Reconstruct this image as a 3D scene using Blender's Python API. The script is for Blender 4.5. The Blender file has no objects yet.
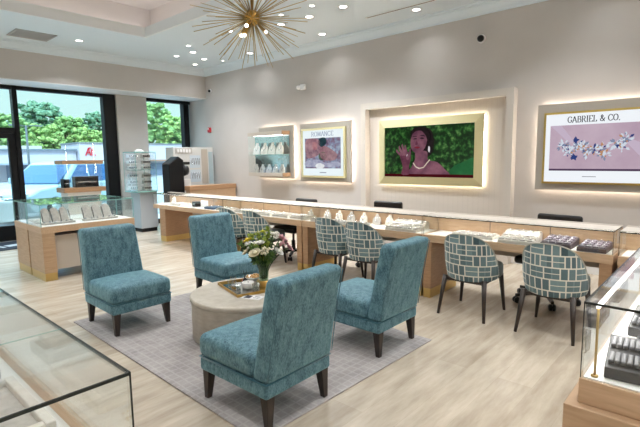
import bpy, bmesh, math, random
from mathutils import Vector, Matrix, Euler
random.seed(7)
scene = bpy.context.scene
col = scene.collection
PI = math.pi

# ------------------------------------------------------------------ materials
def sl(c):
    c = c / 255.0
    return c / 12.92 if c <= 0.04045 else ((c + 0.055) / 1.055) ** 2.4
def rgb(r, g, b): return (sl(r), sl(g), sl(b), 1.0)

def newmat(name):
    m = bpy.data.materials.new(name); m.use_nodes = True
    nt = m.node_tree
    return m, nt, nt.nodes['Principled BSDF']

def pmat(name, c, rough=0.5, metal=0.0, spec=0.5, emis=None, estr=0.0, sheen=0.0, coat=0.0):
    m, nt, p = newmat(name)
    p.inputs['Base Color'].default_value = c
    p.inputs['Roughness'].default_value = rough
    p.inputs['Metallic'].default_value = metal
    p.inputs['Specular IOR Level'].default_value = spec
    p.inputs['Sheen Weight'].default_value = sheen
    p.inputs['Coat Weight'].default_value = coat
    if emis:
        p.inputs['Emission Color'].default_value = emis
        p.inputs['Emission Strength'].default_value = estr
    return m

def noise_mat(name, c1, c2, scale=8.0, stretch=(1, 1, 1), rough=0.5, bump=0.0, detail=4.0, metal=0.0, sheen=0.0, lo=0.3, hi=0.7, spec=0.5, coord='Object'):
    m, nt, p = newmat(name)
    tc = nt.nodes.new('ShaderNodeTexCoord'); mp = nt.nodes.new('ShaderNodeMapping')
    mp.inputs['Scale'].default_value = stretch
    nz = nt.nodes.new('ShaderNodeTexNoise'); nz.inputs['Scale'].default_value = scale; nz.inputs['Detail'].default_value = detail
    cr = nt.nodes.new('ShaderNodeValToRGB')
    cr.color_ramp.elements[0].position = lo; cr.color_ramp.elements[0].color = c1
    cr.color_ramp.elements[1].position = hi; cr.color_ramp.elements[1].color = c2
    L = nt.links.new
    L(tc.outputs[coord], mp.inputs['Vector']); L(mp.outputs[0], nz.inputs['Vector'])
    L(nz.outputs['Fac'], cr.inputs['Fac']); L(cr.outputs['Color'], p.inputs['Base Color'])
    p.inputs['Roughness'].default_value = rough; p.inputs['Metallic'].default_value = metal
    p.inputs['Sheen Weight'].default_value = sheen; p.inputs['Specular IOR Level'].default_value = spec
    if bump:
        b = nt.nodes.new('ShaderNodeBump'); b.inputs['Strength'].default_value = bump; b.inputs['Distance'].default_value = 0.01
        L(nz.outputs['Fac'], b.inputs['Height']); L(b.outputs['Normal'], p.inputs['Normal'])
    return m

def emit_mat(name, c, s):
    m = bpy.data.materials.new(name); m.use_nodes = True; nt = m.node_tree
    nt.nodes.remove(nt.nodes['Principled BSDF'])
    e = nt.nodes.new('ShaderNodeEmission'); e.inputs['Color'].default_value = c; e.inputs['Strength'].default_value = s
    nt.links.new(e.outputs[0], nt.nodes['Material Output'].inputs[0])
    return m

def glass_mat(name, tint=(0.985, 0.995, 0.99, 1), refl=1.0):
    m = bpy.data.materials.new(name); m.use_nodes = True; nt = m.node_tree
    nt.nodes.remove(nt.nodes['Principled BSDF'])
    t = nt.nodes.new('ShaderNodeBsdfTransparent'); t.inputs['Color'].default_value = tint
    g = nt.nodes.new('ShaderNodeBsdfGlossy'); g.inputs['Roughness'].default_value = 0.01
    g.inputs['Color'].default_value = (refl, refl, refl, 1)
    f = nt.nodes.new('ShaderNodeFresnel')
    ge = nt.nodes.new('ShaderNodeNewGeometry')         # same reflectance on both faces of a thin pane
    io = nt.nodes.new('ShaderNodeMapRange'); io.inputs['To Min'].default_value = 1.45; io.inputs['To Max'].default_value = 1 / 1.45
    nt.links.new(ge.outputs['Backfacing'], io.inputs['Value']); nt.links.new(io.outputs[0], f.inputs['IOR'])
    mx = nt.nodes.new('ShaderNodeMixShader')
    L = nt.links.new
    L(f.outputs[0], mx.inputs[0]); L(t.outputs[0], mx.inputs[1]); L(g.outputs[0], mx.inputs[2])
    L(mx.outputs[0], nt.nodes['Material Output'].inputs[0])
    return m

M = {}
M['wall'] = noise_mat('wall_paint', rgb(196, 191, 187), rgb(200, 195, 191), 3, rough=0.85)
M['white'] = pmat('white_paint', rgb(236, 236, 236), 0.6)
M['ceil'] = pmat('ceiling_paint', rgb(226, 238, 246), 0.9)
M['tray_lip'] = pmat('tray_paint', rgb(232, 238, 242), 0.9)
M['cove'] = pmat('cove_paint', rgb(236, 231, 229), 0.9)
M['panel'] = pmat('panel_taupe', rgb(170, 164, 154), 0.6)
M['niche_frame'] = pmat('niche_frame_paint', rgb(206, 200, 192), 0.6)
M['wood'] = noise_mat('oak', rgb(178, 146, 114), rgb(198, 168, 136), 6, (1, 1, 9), 0.45, lo=0.25, hi=0.75)
M['woodh'] = noise_mat('oak_horizontal', rgb(192, 160, 128), rgb(212, 182, 150), 6, (1.0, 12, 12), 0.4, lo=0.25, hi=0.75)
M['woodd'] = noise_mat('oak_brown', rgb(160, 124, 92), rgb(182, 146, 112), 6, (2, 2, 14), 0.45, lo=0.25, hi=0.75)
M['taupe'] = pmat('taupe_laminate', rgb(190, 180, 168), 0.5)
M['brass'] = pmat('brushed_brass', rgb(208, 176, 112), 0.35, 0.75)
M['gold'] = pmat('gold_frame', rgb(218, 210, 164), 0.4, 0.25)
M['goldm'] = pmat('gold_metal', rgb(200, 160, 88), 0.28, 0.95)
M['black'] = pmat('black_metal', rgb(10, 11, 14), 0.55, spec=0.3)
M['blackp'] = pmat('black_plastic', rgb(20, 20, 21), 0.4)
M['legwood'] = noise_mat('dark_wood', rgb(34, 27, 24), rgb(58, 47, 41), 9, (4, 4, 1), 0.4)
M['glass'] = glass_mat('clear_glass')
M['wglass'] = glass_mat('window_glass', (0.88, 1.0, 1.0, 1))
M['gedge'] = pmat('glass_edge', rgb(20, 34, 32), 0.15)
M['gedgel'] = pmat('glass_edge_light', rgb(140, 186, 180), 0.15)
M['cream'] = noise_mat('cream_leatherette', rgb(218, 212, 202), rgb(235, 230, 222), 30, rough=0.6)
M['greyp'] = noise_mat('grey_leatherette', rgb(176, 172, 166), rgb(200, 196, 190), 30, rough=0.6)
M['deck'] = pmat('white_deck', rgb(244, 242, 238), 0.5)
M['led'] = emit_mat('led_warm', (1.0, 0.86, 0.72, 1), 36.0)
M['ledw'] = emit_mat('led_white', (1.0, 0.96, 0.9, 1), 5.0)
M['ledcove'] = emit_mat('led_cove', (1.0, 0.88, 0.82, 1), 3.0)
M['lamp'] = emit_mat('lamp_lens', (1.0, 0.97, 0.92, 1), 12.0)
M['bulb'] = emit_mat('bulb_glow', (1.0, 0.95, 0.88, 1), 9.0)
M['silver'] = pmat('silver', rgb(210, 214, 220), 0.2, 0.9)
M['chrome'] = pmat('chrome', rgb(200, 205, 208), 0.12, 1.0)
M['purpled'] = pmat('plum_leatherette', rgb(86, 70, 74), 0.5)
M['purplel'] = pmat('plum_pads', rgb(132, 122, 134), 0.5)
M['chars'] = pmat('charcoal_leatherette', rgb(52, 52, 55), 0.5)
M['charp'] = pmat('charcoal_pads', rgb(96, 96, 100), 0.55)
M['stone'] = noise_mat('table_stone', rgb(176, 168, 154), rgb(196, 190, 178), 14, (1, 1, 3), 0.45)
M['red'] = pmat('red_plastic', rgb(200, 30, 40), 0.4)
M['rodm'] = pmat('antique_brass', rgb(186, 166, 116), 0.45, 0.6)
M['brightband'] = pmat('bright_band_tone', rgb(212, 203, 192), 0.5)
M['mirror'] = pmat('mirror', rgb(225, 225, 220), 0.04, 1.0)

def velvet(name, ca, cb):
    m, nt, p = newmat(name); L = nt.links.new
    tc = nt.nodes.new('ShaderNodeTexCoord')
    mp = nt.nodes.new('ShaderNodeMapping'); mp.inputs['Scale'].default_value = (1.0, 1.0, 0.45)
    n1 = nt.nodes.new('ShaderNodeTexNoise'); n1.inputs['Scale'].default_value = 26; n1.inputs['Detail'].default_value = 6; n1.inputs['Roughness'].default_value = 0.65
    n2 = nt.nodes.new('ShaderNodeTexNoise'); n2.inputs['Scale'].default_value = 150; n2.inputs['Detail'].default_value = 3
    cr = nt.nodes.new('ShaderNodeValToRGB')
    cr.color_ramp.elements[0].position = 0.36; cr.color_ramp.elements[0].color = ca
    cr.color_ramp.elements[1].position = 0.67; cr.color_ramp.elements[1].color = cb
    mx = nt.nodes.new('ShaderNodeMix'); mx.data_type = 'FLOAT'; mx.inputs[0].default_value = 0.45
    L(tc.outputs['Object'], mp.inputs[0]); L(mp.outputs[0], n1.inputs['Vector']); L(mp.outputs[0], n2.inputs['Vector'])
    L(n1.outputs['Fac'], mx.inputs[2]); L(n2.outputs['Fac'], mx.inputs[3]); L(mx.outputs[0], cr.inputs['Fac'])
    L(cr.outputs['Color'], p.inputs['Base Color'])
    b = nt.nodes.new('ShaderNodeBump'); b.inputs['Strength'].default_value = 0.35; b.inputs['Distance'].default_value = 0.006
    L(mx.outputs[0], b.inputs['Height']); L(b.outputs['Normal'], p.inputs['Normal'])
    p.inputs['Roughness'].default_value = 0.62; p.inputs['Sheen Weight'].default_value = 0.55
    p.inputs['Sheen Roughness'].default_value = 0.4; p.inputs['Sheen Tint'].default_value = rgb(150, 205, 215)
    return m
M['velvet'] = velvet('teal_velvet', rgb(34, 80, 98), rgb(122, 164, 176))
M['piping'] = pmat('teal_piping', rgb(52, 104, 120), 0.7, sheen=0.3)

def pattern_fabric():
    m, nt, p = newmat('maze_fabric'); L = nt.links.new
    uv = nt.nodes.new('ShaderNodeUVMap')
    def brick(w, h, off, frq, sq, sqf, c1, c2, ms):
        b = nt.nodes.new('ShaderNodeTexBrick')
        b.offset = off; b.offset_frequency = frq; b.squash = sq; b.squash_frequency = sqf
        b.inputs['Scale'].default_value = 1.0
        b.inputs['Brick Width'].default_value = w; b.inputs['Row Height'].default_value = h
        b.inputs['Mortar Size'].default_value = ms; b.inputs['Mortar Smooth'].default_value = 0.1
        b.inputs['Color1'].default_value = c1; b.inputs['Color2'].default_value = c2
        b.inputs['Mortar'].default_value = (1, 1, 1, 1)
        L(uv.outputs[0], b.inputs['Vector']); return b
    A = brick(0.13, 0.1, 0.37, 2, 0.75, 3, (0, 0, 0, 1), (1, 1, 1, 1), 0.006)
    B = brick(0.065, 0.1, 0.74, 2, 0.75, 3, (0, 0, 0, 1), (1, 1, 1, 1), 0.006)
    def mth(op, a, b=None):
        n = nt.nodes.new('ShaderNodeMath'); n.operation = op
        for k, v in enumerate((a, b)):
            if v is None: continue
            if isinstance(v, (int, float)): n.inputs[k].default_value = v
            else: L(v, n.inputs[k])
        return n.outputs[0]
    hs = mth('GREATER_THAN', A.outputs['Color'], 0.52)
    vs = mth('MULTIPLY', mth('GREATER_THAN', A.outputs['Color'], 0.22), mth('SUBTRACT', 1.0, hs))
    sx = nt.nodes.new('ShaderNodeSeparateXYZ'); L(uv.outputs[0], sx.inputs[0])
    hl = mth('LESS_THAN', mth('ABSOLUTE', mth('SUBTRACT', mth('FRACT', mth('DIVIDE', sx.outputs[1], 0.1)), 0.5)), 0.032)
    mxl = nt.nodes.new('ShaderNodeMath'); mxl.operation = 'MAXIMUM'
    L(mth('MAXIMUM', A.outputs['Fac'], mth('MULTIPLY', vs, B.outputs['Fac'])), mxl.inputs[0]); L(mth('MULTIPLY', hs, hl), mxl.inputs[1])
    add = nt.nodes.new('ShaderNodeMath'); add.operation = 'ADD'
    L(A.outputs['Color'], add.inputs[0]); L(B.outputs['Color'], add.inputs[1])
    nz = nt.nodes.new('ShaderNodeTexNoise'); nz.inputs['Scale'].default_value = 220
    tc = nt.nodes.new('ShaderNodeTexCoord'); L(tc.outputs['Object'], nz.inputs['Vector'])
    ad2 = nt.nodes.new('ShaderNodeMath'); ad2.operation = 'MULTIPLY_ADD'; ad2.inputs[1].default_value = 0.5
    L(nz.outputs['Fac'], ad2.inputs[0]); L(add.outputs[0], ad2.inputs[2])
    cr = nt.nodes.new('ShaderNodeValToRGB')
    cr.color_ramp.elements[0].position = 0.1; cr.color_ramp.elements[0].color = rgb(48, 74, 84)
    cr.color_ramp.elements[1].position = 1.0; cr.color_ramp.elements[1].color = rgb(134, 162, 168)
    dv = nt.nodes.new('ShaderNodeMath'); dv.operation = 'DIVIDE'; dv.inputs[1].default_value = 2.4
    L(ad2.outputs[0], dv.inputs[0]); L(dv.outputs[0], cr.inputs['Fac'])
    mix = nt.nodes.new('ShaderNodeMix'); mix.data_type = 'RGBA'
    L(mxl.outputs[0], mix.inputs['Factor']); L(cr.outputs['Color'], mix.inputs[6]); mix.inputs[7].default_value = rgb(228, 228, 218)
    L(mix.outputs[2], p.inputs['Base Color'])
    p.inputs['Roughness'].default_value = 0.75; p.inputs['Sheen Weight'].default_value = 0.25
    return m
M['maze'] = pattern_fabric()

def floor_mat():
    m, nt, p = newmat('floor_planks'); L = nt.links.new
    tc = nt.nodes.new('ShaderNodeTexCoord')
    mp = nt.nodes.new('ShaderNodeMapping'); mp.inputs['Rotation'].default_value = (0, 0, PI / 2)
    L(tc.outputs['Object'], mp.inputs[0])
    b = nt.nodes.new('ShaderNodeTexBrick'); b.offset = 0.37
    b.inputs['Scale'].default_value = 1.0; b.inputs['Brick Width'].default_value = 1.5; b.inputs['Row Height'].default_value = 0.22
    b.inputs['Mortar Size'].default_value = 0.0012
    b.inputs['Color1'].default_value = (0.3, 0.3, 0.3, 1); b.inputs['Color2'].default_value = (0.7, 0.7, 0.7, 1); b.inputs['Mortar'].default_value = (0.2, 0.2, 0.2, 1)
    L(mp.outputs[0], b.inputs['Vector'])
    mp2 = nt.nodes.new('ShaderNodeMapping'); mp2.inputs['Scale'].default_value = (5, 0.8, 1)
    L(tc.outputs['Object'], mp2.inputs[0])
    n = nt.nodes.new('ShaderNodeTexNoise'); n.inputs['Scale'].default_value = 2.2; n.inputs['Detail'].default_value = 7; n.inputs['Roughness'].default_value = 0.62
    L(mp2.outputs[0], n.inputs['Vector'])
    mx = nt.nodes.new('ShaderNodeMix'); mx.data_type = 'FLOAT'; mx.inputs[0].default_value = 0.3
    L(n.outputs['Fac'], mx.inputs[2]); L(b.outputs['Color'], mx.inputs[3])
    cr = nt.nodes.new('ShaderNodeValToRGB')
    cr.color_ramp.elements[0].position = 0.28; cr.color_ramp.elements[0].color = rgb(158, 144, 126)
    cr.color_ramp.elements[1].position = 0.66; cr.color_ramp.elements[1].color = rgb(206, 195, 178)
    L(mx.outputs[0], cr.inputs['Fac']); L(cr.outputs['Color'], p.inputs['Base Color'])
    p.inputs['Roughness'].default_value = 0.25; p.inputs['Specular IOR Level'].default_value = 0.5
    return m
M['floor'] = floor_mat()

def rug_mat():
    m, nt, p = newmat('rug_weave'); L = nt.links.new
    tc = nt.nodes.new('ShaderNodeTexCoord')
    def lines(scale, ax):
        w = nt.nodes.new('ShaderNodeTexWave'); w.bands_direction = ax; w.wave_profile = 'SIN'
        w.inputs['Scale'].default_value = scale; w.inputs['Distortion'].default_value = 1.2; w.inputs['Detail'].default_value = 3
        w.inputs['Detail Scale'].default_value = 1.2
        L(tc.outputs['Object'], w.inputs['Vector'])
        r = nt.nodes.new('ShaderNodeValToRGB'); r.color_ramp.elements[0].position = 0.86; r.color_ramp.elements[1].position = 0.97
        L(w.outputs['Fac'], r.inputs['Fac']); return r
    a, b = lines(5.2, 'X'), lines(5.2, 'Y')
    mx = nt.nodes.new('ShaderNodeMath'); mx.operation = 'MAXIMUM'
    L(a.outputs['Color'], mx.inputs[0]); L(b.outputs['Color'], mx.inputs[1])
    nz = nt.nodes.new('ShaderNodeTexNoise'); nz.inputs['Scale'].default_value = 5; nz.inputs['Detail'].default_value = 8; nz.inputs['Roughness'].default_value = 0.75
    L(tc.outputs['Object'], nz.inputs['Vector'])
    cr = nt.nodes.new('ShaderNodeValToRGB')
    cr.color_ramp.elements[0].position = 0.3; cr.color_ramp.elements[0].color = rgb(142, 138, 138)
    cr.color_ramp.elements[1].position = 0.7; cr.color_ramp.elements[1].color = rgb(178, 173, 171)
    L(nz.outputs['Fac'], cr.inputs['Fac'])
    m2 = nt.nodes.new('ShaderNodeMath'); m2.operation = 'MULTIPLY'; m2.inputs[1].default_value = 0.2
    L(mx.outputs[0], m2.inputs[0])
    mix = nt.nodes.new('ShaderNodeMix'); mix.data_type = 'RGBA'
    L(m2.outputs[0], mix.inputs['Factor']); L(cr.outputs['Color'], mix.inputs[6]); mix.inputs[7].default_value = rgb(212, 208, 206)
    L(mix.outputs[2], p.inputs['Base Color'])
    p.inputs['Roughness'].default_value = 0.95; p.inputs['Specular IOR Level'].default_value = 0.1
    return m
M['rug'] = rug_mat()

def paper_mat():
    m, nt, p = newmat('ribbed_wallpaper'); L = nt.links.new
    tc = nt.nodes.new('ShaderNodeTexCoord')
    w = nt.nodes.new('ShaderNodeTexWave'); w.bands_direction = 'X'; w.inputs['Scale'].default_value = 4.0; w.inputs['Distortion'].default_value = 0.0
    L(tc.outputs['Object'], w.inputs['Vector'])
    cr = nt.nodes.new('ShaderNodeValToRGB')
    cr.color_ramp.elements[0].position = 0.0; cr.color_ramp.elements[0].color = rgb(202, 195, 187)
    cr.color_ramp.elements[1].position = 0.12; cr.color_ramp.elements[1].color = rgb(206, 199, 191)
    L(w.outputs['Fac'], cr.inputs['Fac']); L(cr.outputs['Color'], p.inputs['Base Color'])
    p.inputs['Roughness'].default_value = 0.8
    return m
M['paper'] = paper_mat()

# ------------------------------------------------------------------ mesh helpers
class MB:
    def __init__(s): s.bm = bmesh.new()
    def box(s, x0, x1, y0, y1, z0, z1, rz=0.0):
        c = Vector(((x0 + x1) / 2, (y0 + y1) / 2, (z0 + z1) / 2))
        mat = Matrix.Translation(c) @ Matrix.Rotation(rz, 4, 'Z') @ Matrix.Diagonal((abs(x1 - x0), abs(y1 - y0), abs(z1 - z0), 1))
        bmesh.ops.create_cube(s.bm, size=1.0, matrix=mat); return s
    def cone(s, p0, p1, r0, r1, n=16):
        p0, p1 = Vector(p0), Vector(p1); d = p1 - p0
        q = d.to_track_quat('Z', 'Y').to_matrix().to_4x4()
        bmesh.ops.create_cone(s.bm, cap_ends=True, segments=n, radius1=r0, radius2=r1, depth=d.length, matrix=Matrix.Translation((p0 + p1) / 2) @ q); return s
    def ball(s, c, r, n=2, sc=(1, 1, 1)):
        bmesh.ops.create_icosphere(s.bm, subdivisions=n, radius=r, matrix=Matrix.Translation(Vector(c)) @ Matrix.Diagonal((*sc, 1))); return s
    def lathe(s, prof, n=32, c=(0, 0, 0)):
        rings = []
        for r, z in prof:
            rings.append([s.bm.verts.new((c[0] + r * math.cos(2 * PI * k / n), c[1] + r * math.sin(2 * PI * k / n), c[2] + z)) for k in range(n)])
        for a, b in zip(rings, rings[1:]):
            for k in range(n): s.bm.faces.new((a[k], a[(k + 1) % n], b[(k + 1) % n], b[k]))
        return s
    def prism(s, pts, d):            # pts: list of 3D points (polygon), d: extrusion vector
        d = Vector(d); a = [s.bm.verts.new(Vector(p)) for p in pts]; b = [s.bm.verts.new(Vector(p) + d) for p in pts]
        s.bm.faces.new(a); s.bm.faces.new(b[::-1]); n = len(pts)
        for k in range(n): s.bm.faces.new((a[k], b[k], b[(k + 1) % n], a[(k + 1) % n]))
        return s
    def soft(s, x0, x1, y0, y1, z0, z1, r, puff=0.0, fn=None, n=5):
        h = Vector(((x1 - x0) / 2, (y1 - y0) / 2, (z1 - z0) / 2)); c = Vector(((x0 + x1) / 2, (y0 + y1) / 2, (z0 + z1) / 2))
        r = min(r, min(h) * 0.98)
        def ticks(H):
            e = [0, 0.12, 0.35, 0.65, 1.0]
            lo = [-H + r * t for t in e]; i = H - r
            mid = [-i + 2 * i * k / n for k in range(1, n)]
            return lo + mid + [-v for v in lo[::-1]]
        T = [ticks(v) for v in h]; new = []
        for ax in range(3):
            u, w = (ax + 1) % 3, (ax + 2) % 3
            for sg in (-1, 1):
                g = []
                for a in T[u]:
                    row = []
                    for b in T[w]:
                        p = [0, 0, 0]; p[ax] = sg * h[ax]; p[u] = a; p[w] = b
                        q = Vector([max(-(h[k] - r), min(h[k] - r, p[k])) for k in range(3)])
                        d = Vector(p) - q
                        if d.length > 1e-9: q = q + d.normalized() * r
                        if puff and q.z > 0:
                            q.z += puff * (1 - (q.x / h.x) ** 2) * (1 - (q.y / h.y) ** 2) * (q.z / h.z)
                        q = q + c
                        if fn: q = Vector(fn(q))
                        v = s.bm.verts.new(q); row.append(v); new.append(v)
                    g.append(row)
                for i in range(len(g) - 1):
                    for j in range(len(g[0]) - 1):
                        f = (g[i][j], g[i + 1][j], g[i + 1][j + 1], g[i][j + 1])
                        s.bm.faces.new(f if sg > 0 else f[::-1])
        bmesh.ops.remove_doubles(s.bm, verts=new, dist=1e-5); return s
    def tube(s, pts, r, n=8, taper=1.0):
        pts = [Vector(p) for p in pts]; rings = []
        for i, p in enumerate(pts):
            d = (pts[min(i + 1, len(pts) - 1)] - pts[max(i - 1, 0)]).normalized()
            a = d.orthogonal().normalized(); b = d.cross(a); rr = r * (1 + (taper - 1) * i / (len(pts) - 1))
            rings.append([s.bm.verts.new(p + rr * (math.cos(2 * PI * k / n) * a + math.sin(2 * PI * k / n) * b)) for k in range(n)])
        for a, b in zip(rings, rings[1:]):
            bst = min(range(n), key=lambda o: sum((a[k].co - b[(k + o) % n].co).length for k in range(n)))
            for k in range(n): s.bm.faces.new((a[k], a[(k + 1) % n], b[(k + 1 + bst) % n], b[(k + bst) % n]))
        s.bm.faces.new(rings[0][::-1]); s.bm.faces.new(rings[-1]); return s
    def build(s, name, mat, parent=None, smooth=False, bevel=0.0, seg=2, recalc=True):
        if recalc: bmesh.ops.recalc_face_normals(s.bm, faces=s.bm.faces)
        me = bpy.data.meshes.new(name); s.bm.to_mesh(me); s.bm.free()
        me.materials.append(mat if not isinstance(mat, str) else M[mat])
        if smooth:
            for p in me.polygons: p.use_smooth = True
        o = bpy.data.objects.new(name, me); col.objects.link(o)
        if parent: o.parent = parent
        if bevel:
            b = o.modifiers.new('bevel', 'BEVEL'); b.width = bevel; b.segments = seg; b.limit_method = 'ANGLE'
        return o

def tag(o, label=None, cat=None, group=None, kind=None):
    if label: o['label'] = label
    if cat: o['category'] = cat
    if group: o['group'] = group
    if kind: o['kind'] = kind
    return o
def thing(name, label, cat, loc=(0, 0, 0), rz=0.0, group=None):
    o = bpy.data.objects.new(name, None); col.objects.link(o)
    o.empty_display_size = 0.1; o.location = loc; o.rotation_euler = (0, 0, rz)
    return tag(o, label, cat, group)
def struct(o, label=None): return tag(o, label, None, None, 'structure')
def dup(root, loc, rz, label, group=None):
    r = root.copy(); col.objects.link(r); r.location = loc; r.rotation_euler = (0, 0, rz); r['label'] = label
    if group: r['group'] = group
    for ch in list(root.children):
        c = ch.copy(); col.objects.link(c); c.parent = r
        for g in list(ch.children):
            d = g.copy(); col.objects.link(d); d.parent = c
    return r
def B(*a): return MB().box(*a)

# ------------------------------------------------------------------ room shell
XW, YW, ZC = -10.25, 6.5, 3.6            # window plane, picture wall, ceiling
XR, YN = 3.6, -4.2
struct(B(XW - 0.2, XR + 0.2, YN - 0.2, YW + 0.2, -0.1, 0).build('floor', 'floor'), 'pale beige stone look plank floor')
# ceiling with a raised tray
TX0, TX1, TY0, TY1 = -7.72, 2.0, -2.6, 4.12
c = MB()
c.box(XW - 0.2, TX0, YN - 0.2, YW + 0.2, ZC, ZC + 0.1); c.box(TX1, XR + 0.2, YN - 0.2, YW + 0.2, ZC, ZC + 0.1)
c.box(TX0, TX1, TY1, YW + 0.2, ZC, ZC + 0.1); c.box(TX0, TX1, YN - 0.2, TY0, ZC, ZC + 0.1)
ceil = struct(c.build('ceiling', 'ceil'), 'white ceiling around the raised tray')
OV = 0.22
c = MB()
c.box(TX0 - OV, TX1 + OV, TY0 - OV, TY1 + OV, 4.15, 4.25)
c.box(TX0 - OV - 0.05, TX0 - OV, TY0 - OV, TY1 + OV, ZC + 0.1, 4.25); c.box(TX1 + OV, TX1 + OV + 0.05, TY0 - OV, TY1 + OV, ZC + 0.1, 4.25)
c.box(TX0 - OV, TX1 + OV, TY1 + OV, TY1 + OV + 0.05, ZC + 0.1, 4.25); c.box(TX0 - OV, TX1 + OV, TY0 - OV - 0.05, TY0 - OV, ZC + 0.1, 4.25)
c.build('tray_recess', 'cove', ceil)
c = MB()
lw = 0.04
c.box(TX0, TX0 + lw, TY0, TY1, ZC, ZC + 0.16); c.box(TX1 - lw, TX1, TY0, TY1, ZC, ZC + 0.16)
c.box(TX0, TX1, TY1 - lw, TY1, ZC, ZC + 0.16); c.box(TX0, TX1, TY0, TY0 + lw, ZC, ZC + 0.16)
c.build('tray_lip', 'tray_lip', ceil)
c = MB()
c.box(TX0 - 0.1, TX0 - 0.06, TY0, TY1, ZC + 0.1, ZC + 0.115); c.box(TX1 + 0.06, TX1 + 0.1, TY0, TY1, ZC + 0.1, ZC + 0.115)
c.box(TX0, TX1, TY1 + 0.06, TY1 + 0.1, ZC + 0.1, ZC + 0.115); c.box(TX0, TX1, TY0 - 0.1, TY0 - 0.06, ZC + 0.1, ZC + 0.115)
c.build('cove_light', 'ledcove', ceil)

# picture wall (right), with the boxed niche surround
struct(B(XW - 0.2, XR + 0.2, YW, YW + 0.2, 0, 4.3).build('wall_right', 'wall'), 'warm white wall carrying the screens')
struct(B(XR, XR + 0.2, YN, YW, 0, 4.3).build('wall_back', 'wall'))
struct(B(XW - 0.2, XR + 0.2, YN - 0.2, YN, 0, 4.3).build('wall_left', 'wall'))
NX0, NX1, NT = -4.79, -2.25, 2.4
nf = MB(); d0 = 6.36
nf.box(NX0, NX0 + 0.1, d0, YW, 0, NT); nf.box(NX1 - 0.1, NX1, d0, YW, 0, NT); nf.box(NX0 + 0.1, NX1 - 0.1, d0, YW, NT - 0.1, NT)
nsur = struct(nf.build('trim_1', 'niche_frame', None), 'boxed surround framing the big screen niche')
B(NX0 + 0.1, NX1 - 0.1, YW - 0.02, YW, 0, NT - 0.1).build('ribbed_wallpaper', 'paper', nsur)
# front wall: soffit + piers + piece under
fw = MB()
SX = -9.5
fw.box(XW - 0.2, SX, YN, YW, 2.95, 4.3)
fw.box(XW - 0.1, XW + 0.14, 4.62, 5.31, 0, 2.95)
fw.box(XW - 0.1, XW + 0.1, -4.2, -2.0, 0, 2.95)
struct(fw.build('wall_front', 'wall'), 'storefront wall with deep soffit over the windows')
struct(B(XW - 0.15, SX, YN, YW, 2.935, 2.951).build('trim_2', 'white'), 'white underside of the window soffit')
# crown moulding
def crown(name, a, b, dr):               # extruded profile from a to b, dr = direction into the room
    prof = [(0.0, -0.15), (0.018, -0.15), (0.022, -0.125), (0.05, -0.1), (0.085, -0.055), (0.1, -0.045), (0.1, -0.03), (0.125, -0.022), (0.13, 0.0), (0, 0)]
    m = MB(); a, b, dr = Vector(a), Vector(b), Vector(dr)
    m.prism([a + dr * p + Vector((0, 0, z)) for p, z in prof], b - a)
    return struct(m.build(name, 'ceil'))
crown('trim_3', (SX, YW, ZC), (XR, YW, ZC), (0, -1, 0))
crown('trim_4', (SX, YN, ZC), (SX, YW, ZC), (1, 0, 0))
struct(B(-9.5, XR, YW - 0.015, YW, 0, 0.12).build('baseboard_right', 'white'))

# windows
def window(name, y0, y1, z0, z1, bars, jambs, label):
    m = MB(); t = 0.07
    m.box(XW - 0.06, XW + 0.06, y0, y1, z1 - 0.075, z1); m.box(XW - 0.06, XW + 0.06, y0, y1, z0, z0 + 0.1)
    for (a, b) in jambs: m.box(XW - 0.08, XW + 0.08, a, b, z0, z1)
    for (a, b, zz0, zz1) in bars: m.box(XW - 0.05, XW + 0.05, a, b, zz0, zz1)
    o = struct(m.build(name, 'black', None), label)
    B(XW - 0.006, XW + 0.006, y0, y1, z0 + 0.05, z1 - 0.05).build('pane', 'wglass', o)
    return o
window('window_1', 2.68, 4.62, 0.0, 2.94, [], [(2.68, 2.76), (4.36, 4.62)], 'large storefront window with black frame')
window('window_2', 5.25, 6.5, 0.0, 2.94, [], [(5.25, 5.32), (6.3, 6.44)], 'narrow storefront window with black frame beside the picture wall')
window('window_3', -2.0, 2.679, 2.05, 2.94, [], [(-2.0, -1.9), (0.9, 1.0)], 'transom window over the glass door')
window('window_4', -2.0, 1.2, 0.0, 2.049, [], [(1.1, 1.2), (-2.0, -1.9)], 'storefront window left of the door')
# glass door
dm = MB()
dm.box(XW - 0.04, XW + 0.05, 2.56, 2.675, 0, 2.045); dm.box(XW - 0.04, XW + 0.05, 1.22, 1.33, 0, 2.045)
dm.box(XW - 0.04, XW + 0.05, 1.33, 2.56, 1.95, 2.045); dm.box(XW - 0.04, XW + 0.05, 1.33, 2.56, 0.01, 0.3)
door = struct(dm.build('door_1', 'black', None), 'black framed glass entrance door at left edge')
B(XW - 0.006, XW + 0.006, 1.3, 2.58, 0.28, 1.97).build('pane', 'wglass', door)
MB().tube([(XW + 0.05, 1.4, 0.95), (XW + 0.1, 1.4, 0.95), (XW + 0.1, 1.4, 1.35), (XW + 0.05, 1.4, 1.35)], 0.012).build('door_handle', 'chrome', door, True)
mat_ = B(-10.1, -9.2, 1.1, 2.62, 0.0005, 0.012).build('doormat', pmat('mat_navy', rgb(40, 46, 58), 0.95))
tag(mat_, 'dark entrance mat on the floor inside the glass door', 'doormat')
mm = MB(); mm.box(-9.75, -9.45, 2.1, 2.16, 0.012, 0.0135, 0.3); mm.box(-9.7, -9.5, 2.22, 2.5, 0.012, 0.0135, 0.2)
mm.build('printed_mark', pmat('mat_pale', rgb(190, 196, 200), 0.9), mat_)

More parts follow.
